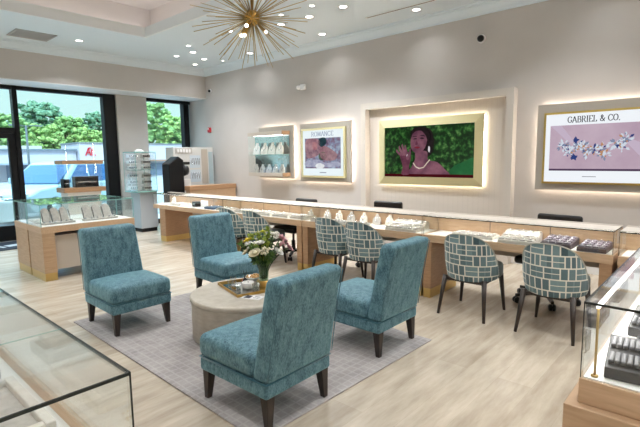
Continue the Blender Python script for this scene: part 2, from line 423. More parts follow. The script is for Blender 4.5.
# ------------------------------------------------------------------ ceiling fittings
def lamp_light(name, loc, power, size=0.12, parent=None, c=(0.965, 0.985, 1.0), spread=118):
    l = bpy.data.lights.new(name, 'AREA'); l.shape = 'DISK'; l.size = size; l.energy = power; l.color = c; l.spread = math.radians(spread)
    o = bpy.data.objects.new(name, l); col.objects.link(o); o.location = loc
    if parent: o.parent = parent
    return o
DL = 17.5
def downlight(x, y, label, z=ZC, r=0.065, power=DL):
    t = thing('downlight', label, 'ceiling light', (x, y, z), 0, 'recessed ceiling downlights')
    MB().lathe([(r * 0.82, -0.002), (r * 0.86, -0.008), (r * 1.18, -0.008), (r * 1.2, 0.0), (r * 0.82, 0.0)], 24).build('trim_ring', 'white', t, True)
    MB().lathe([(0.0001, -0.004), (r * 0.84, -0.004), (r * 0.84, -0.001), (0.0001, -0.001)], 24).build('lens', 'lamp', t)
    lamp_light('lamp', (0, 0, -0.02), power, 2 * r, t)
    return t
for x, y, lb, r in (
    (-4.23, 5.22, 'large round downlight right of the chandelier, highest in the photo', 0.065),
    (-3.56, 6.06, 'rightmost downlight, beside the slot diffuser near the picture wall', 0.065),
    (-5.39, 6.08, 'downlight close to the crown moulding, left of the slot diffuser', 0.065),
    (-4.88, 5.22, 'bright downlight just right of the chandelier rods', 0.065),
    (-4.51, 4.88, 'small downlight at the upper right of the chandelier', 0.04),
    (-5.48, 5.20, 'downlight seen through the right hand rods of the chandelier', 0.065),
    (-5.11, 4.86, 'small dim downlight behind the chandelier, right of its hub', 0.035),
    (-7.35, 6.11, 'downlight near the crown, directly below the chandelier bulbs', 0.065),
    (-8.68, 3.38, 'lone downlight next to the square ceiling vent', 0.065),
    (-8.06, 5.26, 'downlight left of the chandelier, right one of the middle row', 0.065),
    (-8.59, 5.22, 'leftmost downlight of the far corner cluster', 0.055),
    (-9.05, 5.95, 'downlight deepest in the far corner, nearest the soffit', 0.055),
    (-8.45, 5.78, 'downlight in the middle of the far corner cluster', 0.06),
    (-7.67, 4.92, 'small downlight nearest the tray edge, left of the chandelier', 0.045),
    (-8.3, 6.15, 'small downlight in the far corner, nearest the picture wall', 0.03),
    (-6.34, 4.87, 'downlight seen behind the chandelier rods, above the bulbs', 0.05)):
    downlight(x, y, lb, r=r, power=DL * (r / 0.065) * (0.12 if y > 5.7 else 1.0))
for i, (x, y) in enumerate([(-1.5, 5.2), (0.6, 5.2), (2.6, 5.0), (-1.2, 6.0), (2.8, 1.5), (2.8, -1.5), (-6, -3.3), (-3, -3.3), (0, -3.3), (-8.9, 0.8), (-8.9, -1.8)]):  # unseen lamps added to even out the room light
    downlight(x, y, 'unseen downlight added in the ceiling for even light', power=DL * (0.12 if y > 5.7 else (2.0 if x > 2 or y < -3 else 1.2)))
for i, (x, y) in enumerate([(-6.4, 2.9), (-6.4, 0.2), (-4.4, 0.8), (-1.0, 0.9), (-1.2, 2.9), (1.2, 2.2), (1.0, -1.0), (-4.2, -1.6), (-4.6, 3.3)]):  # more unseen lamps, added up in the tray for the same even light
    downlight(x, y, 'unseen downlight added in the raised ceiling tray for even light', z=4.15)

v = thing('ceiling_vent', 'square grey ceiling vent above the storefront soffit', 'vent', (-8.85, 2.7, ZC))
fr = MB()
for a, b, cc, d in ((-0.26, 0.26, -0.3, -0.27), (-0.26, 0.26, 0.27, 0.3), (-0.26, -0.23, -0.3, 0.3), (0.23, 0.26, -0.3, 0.3)): fr.box(a, b, cc, d, -0.012, 0)
ventm = pmat('vent_grey', rgb(176, 176, 176), 0.6)
fr.build('frame', ventm, v)
gr = MB()
for k in range(14): gr.box(-0.23 + k * 0.033, -0.215 + k * 0.033, -0.27, 0.27, -0.01, -0.002)
gr.build('grille', ventm, v)
B(-0.23, 0.23, -0.27, 0.27, -0.0015, 0).build('backing', pmat('vent_dark', rgb(120, 120, 120), 0.8), v)
sd = thing('slot_diffuser', 'thin dark linear slot in the ceiling right of the chandelier', 'air diffuser', (-3.74, 5.88, ZC + 0.001))
B(-0.56, 0.56, -0.012, 0.012, -0.003, 0).build('slot', pmat('slot_dark', rgb(60, 58, 56), 0.7), sd)
f2 = MB(); f2.box(-0.57, 0.57, -0.022, -0.012, -0.005, 0.02).box(-0.57, 0.57, 0.012, 0.022, -0.005, 0.02).box(-0.58, -0.57, -0.022, 0.022, -0.005, 0.02).box(0.57, 0.58, -0.022, 0.022, -0.005, 0.02); f2.build('flange', 'white', sd)

# chandelier
ch = thing('chandelier', 'large brass starburst chandelier with many thin rods', 'chandelier', (-3.06, 2.58, 2.66))
MB().ball((0, 0, 0), 0.065, 3).build('hub', 'goldm', ch, True)
MB().cone((0, 0, 0.04), (0, 0, 1.46), 0.009, 0.009, 10).build('hanging_rod', 'goldm', ch, True)
MB().lathe([(0.0001, 1.49), (0.07, 1.49), (0.07, 1.465), (0.02, 1.45), (0.0001, 1.45)], 24).build('canopy', 'goldm', ch, True)
rod_mesh = None
N = 96
for i in range(N):
    z = 1 - 2 * (i + 0.5) / N; ph = i * PI * (3 - math.sqrt(5)); rr = math.sqrt(1 - z * z)
    d = Vector((rr * math.cos(ph), rr * math.sin(ph), z))
    if rod_mesh is None:
        o = MB().cone((0, 0, 0.05), (0, 0, 0.52), 0.0036, 0.0026, 6).build('rod', 'rodm', ch, True); rod_mesh = o
    else:
        o = rod_mesh.copy(); col.objects.link(o); o.parent = ch
    o.rotation_euler = d.to_track_quat('Z', 'Y').to_euler()
    s = random.choice((0.82, 0.9, 0.97, 1.0)) * (1.0 - 0.2 * abs(z) ** 1.5); o.scale = (1, 1, s)
for i, (az, el) in enumerate([(200, -50), (262, -62), (300, -35), (90, -30)]):
    a, e = math.radians(az), math.radians(el)
    d = Vector((math.cos(a) * math.cos(e), math.sin(a) * math.cos(e), math.sin(e)))
    s = MB().cone(d * 0.05, d * 0.15, 0.008, 0.011, 10).build('bulb_socket', 'goldm', ch, True)
    MB().ball(d * 0.168, 0.014, 2).build('bulb', 'bulb', s, True)

# wall devices
t = thing('security_camera', 'white dome security camera high on the picture wall', 'camera', (-2.77, YW, 3.13))
MB().cone((0, 0, 0), (0, -0.03, 0), 0.06, 0.055, 24).build('mount', 'white', t, True)
MB().ball((0, -0.04, 0), 0.048, 3, (1, 0.8, 1)).build('lens_dome', 'blackp', t, True)
t = thing('wall_sensor', 'small white motion sensor high on the wall above the lit poster', 'sensor', (-6.25, YW, 2.86))
MB().soft(-0.07, 0.07, -0.05, 0, -0.06, 0.05, 0.03).build('housing', 'white', t, True)
MB().soft(-0.14, -0.06, -0.08, -0.0, -0.04, 0.03, 0.025).build('sensor_eye', 'white', t, True)
t = thing('fire_alarm', 'small red fire alarm on the white wall by the far corner', 'alarm', (-9.38, YW + 0.003, 2.2))
MB().soft(-0.05, 0.05, -0.05, 0, -0.06, 0.06, 0.012).build('housing', 'red', t, True)
MB().cone((0, -0.05, 0.02), (0, -0.07, 0.02), 0.02, 0.015, 12).build('strobe', 'white', t, True)
t = thing('corner_sensor', 'tiny black and white camera in the corner under the crown', 'camera', (-9.3, YW, 3.1))
MB().ball((0, -0.03, 0), 0.035, 2).build('lens', 'blackp', t, True)
MB().cone((0, 0, 0), (0, -0.02, 0), 0.05, 0.045, 18).build('mount', 'white', t, True)

# ------------------------------------------------------------------ lettering (stroke letters with serifs)
GL = {
 'G': (0.9, [((.85,.78),(.7,.95),(.45,1),(.2,.9),(.05,.65),(.05,.35),(.2,.1),(.45,0),(.7,.06),(.8,.2),(.8,.42)), ((.58,.42),(.95,.42))]),
 'A': (0.95, [((.05,0),(.45,1)), ((.45,1),(.88,0)), ((.2,.35),(.7,.35)), ((-.05,0),(.18,0)), ((.72,0),(1,0))]),
 'B': (0.8, [((.15,0),(.15,1)), ((0,1),(.5,1),(.68,.88),(.68,.66),(.5,.53),(.15,.53)), ((.5,.53),(.75,.4),(.75,.15),(.55,0),(0,0))]),
 'R': (0.88, [((.15,0),(.15,1)), ((0,1),(.5,1),(.7,.87),(.7,.63),(.5,.5),(.15,.5)), ((.45,.5),(.82,0),(.95,0)), ((0,0),(.3,0))]),
 'I': (0.42, [((.2,0),(.2,1)), ((.03,0),(.37,0)), ((.03,1),(.37,1))]),
 'E': (0.78, [((.15,0),(.15,1)), ((0,1),(.68,1),(.68,.85)), ((.15,.52),(.55,.52)), ((0,0),(.72,0),(.72,.17))]),
 'L': (0.75, [((.15,0),(.15,1)), ((0,1),(.32,1)), ((0,0),(.68,0),(.68,.2))]),
 '&': (1.0, [((.95,.5),(.7,.15),(.4,0),(.12,.1),(.08,.3),(.3,.5),(.55,.68),(.55,.88),(.38,1),(.22,.88),(.25,.65),(.9,0))]),
 'C': (0.9, [((.85,.78),(.7,.95),(.45,1),(.2,.9),(.05,.65),(.05,.35),(.2,.1),(.45,0),(.7,.06),(.87,.22))]),
 'O': (0.98, [((.47,1),(.2,.9),(.05,.65),(.05,.35),(.2,.1),(.47,0),(.74,.1),(.89,.35),(.89,.65),(.74,.9),(.47,1))]),
 'M': (1.1, [((.1,0),(.15,1)), ((.15,1),(.52,.05)), ((.52,.05),(.9,1)), ((.9,1),(.95,0))]),
 'N': (0.95, [((.12,0),(.12,1)), ((.12,1),(.8,0)), ((.8,0),(.8,1))]),
 '.': (0.35, [((.1,0),(.1,.1))]), ' ': (0.4, []),
}
def text_mesh(txt, x0, x1, z0, h, y, parent, mat, name='lettering', stroke=0.12):
    adv = []; w = 0
    for chh in txt: adv.append(w); w += GL[chh][0] + 0.12
    k = (x1 - x0) / (w - 0.12)
    for chh, a in zip(txt, adv):
        if chh == ' ': continue
        m = MB(); lay = 0
        for line in GL[chh][1]:
            for p, q in zip(line, line[1:]):
                P = Vector((x0 + (a + p[0]) * k, y, z0 + p[1] * h)); Q = Vector((x0 + (a + q[0]) * k, y, z0 + q[1] * h))
                d = Q - P; vert = abs(d.z) / max(d.length, 1e-6)
                t = h * stroke * (0.45 + 0.65 * vert) * 0.5
                nrm = Vector((-d.z, 0, d.x)).normalized() * t; e = d.normalized() * t * 0.5
                m.prism([P - e + nrm, P - e - nrm, Q + e - nrm, Q + e + nrm], (0, 0.0015, 0))
        m.build('letter', mat, parent)

# ------------------------------------------------------------------ backlit pictures on the picture wall
def led_ring(x0, x1, z0, z1, y, parent, t=0.02):
    m = MB()
    m.box(x0, x1, y, y + 0.012, z1 - t, z1); m.box(x0, x1, y, y + 0.012, z0, z0 + t)
    m.box(x0, x0 + t, y, y + 0.012, z0 + t, z1 - t); m.box(x1 - t, x1, y, y + 0.012, z0 + t, z1 - t)
    return m.build('led_strip', 'led', parent)
def frame(x0, x1, z0, z1, w, y0, y1, name, mat, parent, mitre=0.0):
    m = MB()
    # mitred moulding: outer edge at y1 (wall side), inner edge nearer (y0)
    o = [(x0, z0), (x1, z0), (x1, z1), (x0, z1)]; i = [(x0 + w, z0 + w), (x1 - w, z0 + w), (x1 - w, z1 - w), (x0 + w, z1 - w)]
    for k in range(4):
        a, b = o[k], o[(k + 1) % 4]; cc, d = i[(k + 1) % 4], i[k]
        vs = [(a[0], y0 + mitre, a[1]), (b[0], y0 + mitre, b[1]), (cc[0], y0, cc[1]), (d[0], y0, d[1])]
        back = [(a[0], y1, a[1]), (b[0], y1, b[1]), (cc[0], y1, cc[1]), (d[0], y1, d[1])]
        f = [m.bm.verts.new(p) for p in vs]; g = [m.bm.verts.new(p) for p in back]
        m.bm.faces.new(f); m.bm.faces.new(g[::-1])
        for q in range(4): m.bm.faces.new((f[q], g[q], g[(q + 1) % 4], f[(q + 1) % 4]))
    return m.build(name, mat, parent)

def emis_noise(name, cols, scale, strength, detail=6.0, stretch=(1, 1, 1)):
    m = bpy.data.materials.new(name); m.use_nodes = True; nt = m.node_tree; L = nt.links.new
    nt.nodes.remove(nt.nodes['Principled BSDF'])
    e = nt.nodes.new('ShaderNodeEmission'); e.inputs['Strength'].default_value = strength
    tc = nt.nodes.new('ShaderNodeTexCoord'); mp = nt.nodes.new('ShaderNodeMapping'); mp.inputs['Scale'].default_value = stretch
    n = nt.nodes.new('ShaderNodeTexNoise'); n.inputs['Scale'].default_value = scale; n.inputs['Detail'].default_value = detail; n.inputs['Roughness'].default_value = 0.6
    cr = nt.nodes.new('ShaderNodeValToRGB')
    while len(cr.color_ramp.elements) < len(cols): cr.color_ramp.elements.new(0.5)
    for el, (p, cc) in zip(cr.color_ramp.elements, cols): el.position = p; el.color = cc
    L(tc.outputs['Object'], mp.inputs[0]); L(mp.outputs[0], n.inputs['Vector']); L(n.outputs['Fac'], cr.inputs['Fac']); L(cr.outputs['Color'], e.inputs['Color'])
    gl = nt.nodes.new('ShaderNodeBsdfGlossy'); gl.inputs['Roughness'].default_value = 0.05; gl.inputs['Color'].default_value = (0.04, 0.04, 0.04, 1)
    ad = nt.nodes.new('ShaderNodeAddShader'); L(e.outputs[0], ad.inputs[0]); L(gl.outputs[0], ad.inputs[1])
    L(ad.outputs[0], nt.nodes['Material Output'].inputs[0])
    return m

# --- big screen in the niche
tv = thing('television', 'large gold framed screen showing a woman among green leaves', 'television', (0, 0, 0))
tx0, tx1, tz0, tz1 = -4.44, -2.66, 1.06, 2.1
B(tx0 + 0.05, tx1 - 0.05, 6.415, 6.479, tz0 + 0.05, tz1 - 0.05).build('back_box', 'blackp', tv)
led_ring(tx0 + 0.022, tx1 - 0.022, tz0 + 0.022, tz1 - 0.022, 6.45, tv, 0.025).location = (0, 0.012, 0)
frame(tx0, tx1, tz0, tz1, 0.125, 6.375, 6.415, 'frame', 'gold', tv, 0.03)
sx0, sx1, sz0, sz1 = tx0 + 0.125, tx1 - 0.125, tz0 + 0.125, tz1 - 0.125
B(sx0 - 0.01, sx1 + 0.01, 6.395, 6.412, sz0 - 0.01, sz1 + 0.01).build('screen', emis_noise('screen_foliage', [(0.3, rgb(4, 12, 8)), (0.48, rgb(18, 52, 20)), (0.58, rgb(48, 104, 44)), (0.7, rgb(120, 160, 90))], 13, 0.75, 6), tv)
def sp(u, v, dy=0.0): return (sx0 + u * (sx1 - sx0), 6.394 - dy, sz0 + v * (sz1 - sz0))
def blob(pts, n=28):                    # closed smooth outline through control points
    out = []; k = len(pts)
    for i in range(k):
        p0, p1, p2, p3 = (Vector(pts[(i + j - 1) % k]) for j in range(4))
        for s in range(4):
            t = s / 4
            out.append(0.5 * ((2 * p1) + (-p0 + p2) * t + (2 * p0 - 5 * p1 + 4 * p2 - p3) * t * t + (-p0 + 3 * p1 - 3 * p2 + p3) * t ** 3))
    return out
def pic(name, uv, mat, lay, parent=tv, f=sp):
    pts = [f(u, v, lay * 0.0012) for u, v in [tuple(p) for p in blob([(u, v) for u, v in uv])]]
    m = MB(); m.prism(pts, (0, 0.001, 0)); return m.build(name, mat, parent)
skin = emis_noise('screen_skin', [(0.3, rgb(84, 46, 68)), (0.7, rgb(152, 100, 116))], 6, 0.8)
skind = emis_noise('screen_skin_shade', [(0.3, rgb(70, 28, 50)), (0.7, rgb(130, 72, 92))], 8, 0.8)
hair = emis_noise('screen_hair', [(0.3, rgb(10, 7, 10)), (0.7, rgb(34, 20, 26))], 20, 0.8)
pic('picture_leaf', [(.74, .1), (.8, .22), (.9, .3), (1.0, .36), (1.0, .04), (.78, .04)], emis_noise('screen_leaf', [(0.3, rgb(14, 80, 40)), (0.7, rgb(40, 120, 66))], 4, 0.8), 1)
pic('picture_hair', [(.31, .84), (.36, .97), (.46, .98), (.55, .9), (.58, .7), (.57, .5), (.52, .4), (.47, .45), (.36, .6)], hair, 1)
pic('picture_neck', [(.38, .5), (.37, .35), (.33, .2), (.3, .04), (.73, .04), (.7, .16), (.62, .29), (.52, .34), (.5, .5)], skin, 2)
pic('picture_face', [(.325, .78), (.36, .9), (.44, .93), (.5, .85), (.5, .66), (.46, .52), (.39, .47), (.335, .53), (.315, .66)], skin, 3)
pic('picture_hair_front', [(.34, .86), (.38, .95), (.48, .95), (.54, .82), (.52, .66), (.49, .8), (.44, .9), (.38, .9)], hair, 4)
for nm, pts in (('picture_eye', [(.345, .75), (.375, .765), (.39, .75), (.37, .74)]), ('picture_eye', [(.42, .76), (.45, .775), (.475, .755), (.45, .745)]), ('picture_brow', [(.33, .79), (.37, .81), (.39, .79), (.37, .795)]), ('picture_brow', [(.42, .81), (.46, .82), (.485, .79), (.46, .8)])):
    pic(nm, pts, hair, 5)
pic('picture_lips', [(.36, .585), (.39, .6), (.43, .585), (.395, .562)], emis_noise('screen_lips', [(0.3, rgb(120, 24, 40)), (0.7, rgb(150, 40, 56))], 5, 0.8), 5)
pic('picture_nose', [(.385, .72), (.4, .65), (.385, .63), (.37, .645)], skind, 5)
pic('picture_hand', [(.2, .36), (.19, .44), (.22, .5), (.28, .5), (.32, .44), (.32, .34), (.3, .2), (.3, .05), (.21, .05), (.225, .2)], skind, 6)
for k, (bx_, tx_, tp_) in enumerate(((.2, .155, .56), (.225, .185, .63), (.25, .22, .66), (.275, .255, .64))):
    pic('picture_finger', [(bx_ - .011, .43), (tx_ - .01, tp_ - .05), (tx_, tp_), (tx_ + .011, tp_ - .04), (bx_ + .013, .45)], skin, 7 + 0.3 * k)
pic('picture_finger', [(.27, .38), (.3, .5), (.31, .56), (.325, .52), (.315, .4), (.29, .34)], skin, 9)
pic('picture_bangle', [(.27, .42), (.29, .46), (.3, .42), (.29, .38)], emis_noise('screen_silver', [(0.3, rgb(170, 150, 160)), (0.7, rgb(230, 220, 226))], 9, 0.9), 8)
pic('picture_earring', [(.525, .6), (.54, .57), (.535, .48), (.52, .52)], emis_noise('screen_pearl', [(0.3, rgb(200, 190, 196)), (0.7, rgb(240, 236, 240))], 9, 0.9), 8)
nk = MB()
arc = [(.35, .28), (.38, .2), (.42, .17), (.47, .19), (.51, .28), (.54, .34)]
for (a, b), (cc, d) in zip(arc, arc[1:]):
    p, q = Vector(sp(a, b, 0.006)), Vector(sp(cc, d, 0.006)); nrm = Vector((-(q - p).z, 0, (q - p).x)).normalized() * 0.009
    nk.prism([p + nrm, p - nrm, q - nrm, q + nrm], (0, 0.001, 0))
nk.build('picture_necklace', emis_noise('screen_chain', [(0.3, rgb(180, 160, 140)), (0.7, rgb(230, 216, 200))], 9, 0.9), tv)
B(sx0, sx1, 6.389, 6.392, sz0, sz0 + 0.045).build('screen_band', emit_mat('screen_band', rgb(74, 16, 24), 0.8), tv)

# --- lit sign at right
sg = thing('lit_sign', 'backlit jeweller sign with a floral ring collection on lilac', 'sign', (0, 0, 0))
gx0, gx1, gz0, gz1 = -1.955, -0.65, 1.05, 2.14
B(gx0, gx1, 6.405, 6.445, gz0, gz1).build('backing_panel', 'panel', sg, bevel=0.003)
led_ring(gx0 + 0.05, gx1 - 0.05, gz0 + 0.05, gz1 - 0.05, 6.47, sg)
frame(-1.865, -0.715, 1.135, 2.03, 0.025, 6.375, 6.405, 'frame', pmat('gold_trim', rgb(196, 170, 92), 0.35, 0.6), sg, 0.004)
B(-1.842, -0.738, 6.385, 6.403, 1.158, 2.008).build('light_panel', emit_mat('sign_white', (0.92, 0.96, 1.0, 1), 0.95), sg)
B(-1.785, -0.8, 6.3835, 6.3848, 1.3, 1.865).build('picture_field', emis_noise('sign_lilac', [(0.3, rgb(186, 160, 180)), (0.7, rgb(206, 184, 200))], 2, 0.85), sg)
B(-1.785, -0.8, 6.3833, 6.3835, 1.3, 1.325).build('picture_edge', emit_mat('sign_edge', rgb(90, 70, 96), 0.8), sg)
sheen_m = emit_mat('sign_sheen', rgb(208, 190, 210), 0.85)
for pts in ([(-1.785, 1.865), (-1.66, 1.865), (-1.5, 1.66), (-1.56, 1.64)], [(-0.8, 1.62), (-0.8, 1.45), (-0.98, 1.66), (-0.95, 1.69)]):
    MB().prism([(x, 6.3834, z) for x, z in pts], (0, 0.0003, 0)).build('picture_sheen', sheen_m, sg)
text_mesh('GABRIEL & CO.', -1.59, -1.03, 1.895, 0.072, 6.3835, sg, emit_mat('sign_ink', rgb(40, 40, 52), 0.8), stroke=0.13)
B(-1.4, -1.25, 6.3835, 6.385, 1.226, 1.233).build('caption_line', emit_mat('sign_caption', rgb(130, 130, 140), 0.8), sg)
sil = emit_mat('sign_silver', rgb(214, 224, 236), 0.9); blu = emit_mat('sign_blue', rgb(52, 70, 130), 0.85); pnk = emit_mat('sign_rose', rgb(196, 146, 110), 0.85); dk = emit_mat('sign_dark', rgb(140, 150, 176), 0.85)
random.seed(3)
for cx, cz in ((-1.63, 1.62), (-1.55, 1.54), (-1.47, 1.6), (-1.4, 1.6), (-1.36, 1.53), (-1.28, 1.55), (-1.2, 1.57), (-1.18, 1.5), (-1.06, 1.62), (-1.0, 1.6), (-0.96, 1.67), (-1.49, 1.68), (-1.5, 1.47)):
    m = MB(); idx = []
    big = cz in (1.68, 1.47)
    for k in range(22):
        a = 2 * PI * k / 8 + random.random(); r = 0.0 if k == 21 else random.uniform(0.012, 0.07)
        if big: r *= 0.3
        x, z, sz = cx + r * math.cos(a), cz + r * math.sin(a), random.uniform(0.010, 0.022)
        wv = 1 if big else random.choices((0, 1, 2, 3), (6, 1.0, 2.0, 2.6))[0]
        m.prism([(x + sz * math.cos(a + q) * (1.5 if q in (0, PI) else 0.75), 6.3830 - 0.00012 * k, z + sz * math.sin(a + q) * (1.5 if q in (0, PI) else 0.75)) for q in (0, PI / 2, PI, 3 * PI / 2)], (0, 0.0001, 0)); idx += [wv] * 6
    o = m.build('printed_flower', sil, sg)
    for mt in (blu, pnk, dk): o.data.materials.append(mt)
    for p, wv in zip(o.data.polygons, idx): p.material_index = wv

# --- lit poster at left
ps = thing('lit_poster', 'backlit square jewellery poster in a pale gold frame', 'poster', (0, 0, 0))
B(-6.28, -5.04, 6.405, 6.445, 1.06, 2.15).build('backing_panel', 'panel', ps, bevel=0.003)
led_ring(-6.23, -5.09, 1.11, 2.1, 6.47, ps)
frame(-6.22, -5.14, 1.14, 2.05, 0.035, 6.36, 6.405, 'frame', 'gold', ps, 0.004)
B(-6.19, -5.17, 6.38, 6.403, 1.17, 2.02).build('light_panel', emit_mat('poster_white', (0.88, 0.97, 1.0, 1), 0.95), ps)
def pf(u, v, dy=0.0): return (-6.13 + u * 0.88, 6.378 - dy, 1.31 + v * 0.56)
B(-6.13, -5.25, 6.378, 6.3795, 1.31, 1.87).build('picture_field', emis_noise('poster_blue', [(0.3, rgb(70, 76, 110)), (0.45, rgb(140, 110, 130)), (0.55, rgb(140, 146, 176)), (0.7, rgb(190, 206, 220))], 9, 0.8), ps)
for nm, pts, c1, c2 in (
    ('picture_figure', [(.02, .9), (.2, 1.0), (.42, .92), (.44, .6), (.36, .42), (.06, .36)], (120, 80, 100), (190, 146, 152)),
    ('picture_shoulder', [(.42, .62), (.55, .74), (.78, .6), (.92, .42), (.8, .26), (.5, .3)], (130, 86, 100), (180, 140, 146)),
    ('picture_profile', [(.24, .86), (.34, .84), (.36, .66), (.27, .6), (.22, .7)], (150, 90, 104), (206, 150, 150)),
    ('picture_hair', [(.42, .98), (.58, 1.0), (.62, .84), (.5, .7), (.4, .8)], (24, 40, 50), (50, 76, 84)),
    ('picture_sleeve', [(.06, .26), (.4, .28), (.6, .18), (.93, .22), (.92, .06), (.06, .06)], (136, 136, 170), (196, 196, 214)),
    ('picture_green', [(.42, .5), (.56, .54), (.62, .36), (.5, .26), (.4, .34)], (50, 60, 60), (96, 106, 90)),
    ('picture_white', [(.3, .1), (.42, .18), (.56, .1), (.5, .0), (.36, .0)], (220, 224, 232), (250, 250, 250))):
    pic(nm, pts, emis_noise('poster_' + nm, [(0.3, rgb(*c1)), (0.7, rgb(*c2))], 12, 0.85), 1 if nm == 'picture_sleeve' else 2, ps, pf)
text_mesh('ROMANCE', -5.96, -5.42, 1.905, 0.08, 6.378, ps, emit_mat('poster_ink', rgb(140, 156, 186), 0.85), stroke=0.12)
B(-5.76, -5.6, 6.378, 6.3795, 1.225, 1.24).build('caption_line', emit_mat('poster_caption', rgb(150, 160, 176), 0.8), ps)

# --- wall showcase
wc = thing('wall_showcase', 'wall mounted glass showcase with wood ends and one glass shelf', 'display case', (0, 0, 0))
B(-7.5, -6.47, 6.405, 6.445, 1.11, 2.15).build('backing_panel', 'panel', wc, bevel=0.003)
led_ring(-7.45, -6.52, 1.16, 2.1, 6.47, wc)
x0, x1, yb, yf, z0, z1 = -7.62, -6.56, 6.40, 6.2, 1.15, 2.04
B(x0, x1, yf, yb, z1 - 0.07, z1).build('top_board', 'taupe', wc, bevel=0.003)
B(x0, x1, yf, yb, z0, z0 + 0.07).build('bottom_board', 'taupe', wc, bevel=0.003)
for zz in (z0, z1 - 0.07): B(x1 - 0.02, x1 + 0.002, yf - 0.003, yb, zz - 0.001, zz + 0.071).build('wood_corner', 'woodd', wc)
B(x0 + 0.01, x1 - 0.01, yb - 0.012, yb, z0 + 0.07, z1 - 0.07).build('mirror_back', pmat('tinted_mirror', rgb(196, 202, 204), 0.12, 0.85), wc)
B(x0 + 0.02, x1 - 0.02, yf + 0.02, yb - 0.015, 1.578, 1.588).build('glass_shelf', 'gedgel', wc)
m = MB(); m.box(x0 + 0.01, x1 - 0.01, yf + 0.004, yf + 0.008, z0 + 0.07, z1 - 0.07); m.build('front_glass', 'glass', wc)
for xx in (x0 + 0.003, x1 - 0.01): B(xx, xx + 0.007, yf + 0.004, yb - 0.012, z0 + 0.07, z1 - 0.07).build('end_glass', 'glass', wc)
B(x0 + 0.1, x1 - 0.1, yf + 0.08, yf + 0.1, z1 - 0.078, z1 - 0.07).build('led_strip', 'ledw', wc)

def bust(label, loc, h=0.22, rz=0.0, mat='cream', group='jewellery busts', name='necklace_bust', w=0.16):
    t = thing(name, label, 'jewellery display', loc, rz, group)
    m = MB()
    prof = [(-0.5, 0), (0.5, 0), (0.52, 0.25), (0.46, 0.55), (0.3, 0.72), (0.17, 0.8), (0.14, 1.0), (-0.14, 1.0), (-0.17, 0.8), (-0.3, 0.72), (-0.46, 0.55), (-0.52, 0.25)]
    m.prism([(x * w, -0.02 + z * h * 0.18, z * h) for x, z in prof], (0, 0.028, 0))
    m.build('bust_body', mat, t, bevel=0.008, seg=3)
    ring = MB(); pts = [(0.17 * w * 1.0, 0.8), (0.24 * w, 0.6), (0.14 * w, 0.42), (0, 0.36), (-0.14 * w, 0.42), (-0.24 * w, 0.6), (-0.17 * w, 0.8)]
    ring.tube([(x, -0.024 + z * h * 0.18, z * h) for x, z in pts], 0.004, 6); ring.ball((0, -0.028 + 0.33 * h * 0.18, 0.33 * h), 0.01, 1)
    ring.build('necklace', 'silver', t, True)
    return t
WD = [(-7.45, 'white', 'first'), (-7.21, 'cream', 'second'), (-6.98, 'cream', 'third'), (-6.75, 'cream', 'fourth')]
for x, mt, w in WD: bust(f'{w} white necklace bust from the left on the upper shelf of the wall showcase', (x, 6.29, 1.588), 0.24, 0, mt, 'busts in the wall showcase', w=0.2)
for x, w in ((-7.48, 'first'), (-7.28, 'second'), (-7.08, 'third'), (-6.88, 'fourth'), (-6.69, 'fifth')): bust(f'{w} grey necklace bust from the left on the bottom of the wall showcase', (x, 6.29, 1.22), 0.17, 0, 'greyp', 'busts in the wall showcase', w=0.15)

# ------------------------------------------------------------------ rug, slipper chairs, coffee table
rg = MB().soft(-1.36, 1.36, -0.91, 0.91, 0.0, 0.012, 0.005).build('area_rug', 'rug')
rg.location = (-3.13, 2.40, 0.0005); rg.rotation_euler = (0, 0, math.radians(-1.2))
tag(rg, 'grey rug with faint woven grid under the teal chairs and round table', 'rug')
RZ = 0.0125

def slipper_chair(label):
    t = thing('slipper_chair', label, 'chair', (0, 0, 0), 0, 'teal velvet slipper chairs')
    hw = 0.272
    MB().soft(-0.30, 0.315, -hw, hw, 0.185, 0.275, 0.022).build('seat_rail', 'velvet', t, True)
    MB().soft(-0.19, 0.325, -hw - 0.004, hw + 0.004, 0.272, 0.42, 0.045, 0.028).build('seat', 'velvet', t, True)
    def lean(q):
        f = max(0, q.z - 0.275) / 0.6
        return (q.x - 0.10 * f - 0.02 * f * f, q.y * (1 - 0.075 * f), q.z)
    b = MB().soft(-0.31, -0.175, -hw, hw, 0.272, 0.865, 0.035, 0.0, lean, 7).build('backrest', 'velvet', t, True)
    pp = []
    for s in (-1, 1):
        seam = MB()
        pts = [lean(Vector((-0.205, s * (hw - 0.001), 0.30 + 0.54 * k / 10))) for k in range(11)]
        seam.tube([(p[0] - 0.1, p[1], p[2]) for p in pts], 0.003, 6); seam.build('piping', 'piping', b, True)
    w = MB()
    for z in (0.274,):
        o = [(-0.298, -hw + 0.002), (0.313, -hw + 0.002), (0.313, hw - 0.002), (-0.298, hw - 0.002)]
        for (ax, ay), (bx, by) in zip(o, o[1:] + o[:1]): w.tube([(ax, ay, z), (bx, by, z)], 0.005, 6)
    w.build('welt', 'piping', t, True)
    for x, y in ((0.28, 0.232), (0.28, -0.232), (-0.265, 0.232), (-0.265, -0.232)):
        sx = 1 if x > 0 else -1; sy = 1 if y > 0 else -1
        m = MB(); top = 0.03; bot = 0.017
        a = [m.bm.verts.new((x - 0.005 * sx + top * i, y - 0.005 * sy + top * j, 0.19)) for i, j in ((-1, -1), (1, -1), (1, 1), (-1, 1))]
        c_ = [m.bm.verts.new((x + 0.006 * sx + bot * i, y + 0.004 * sy + bot * j, 0.0)) for i, j in ((-1, -1), (1, -1), (1, 1), (-1, 1))]
        m.bm.faces.new(a); m.bm.faces.new(c_[::-1])
        for k in range(4): m.bm.faces.new((a[k], c_[k], c_[(k + 1) % 4], a[(k + 1) % 4]))
        m.build('leg', 'legwood', t, False, 0.003)
    return t
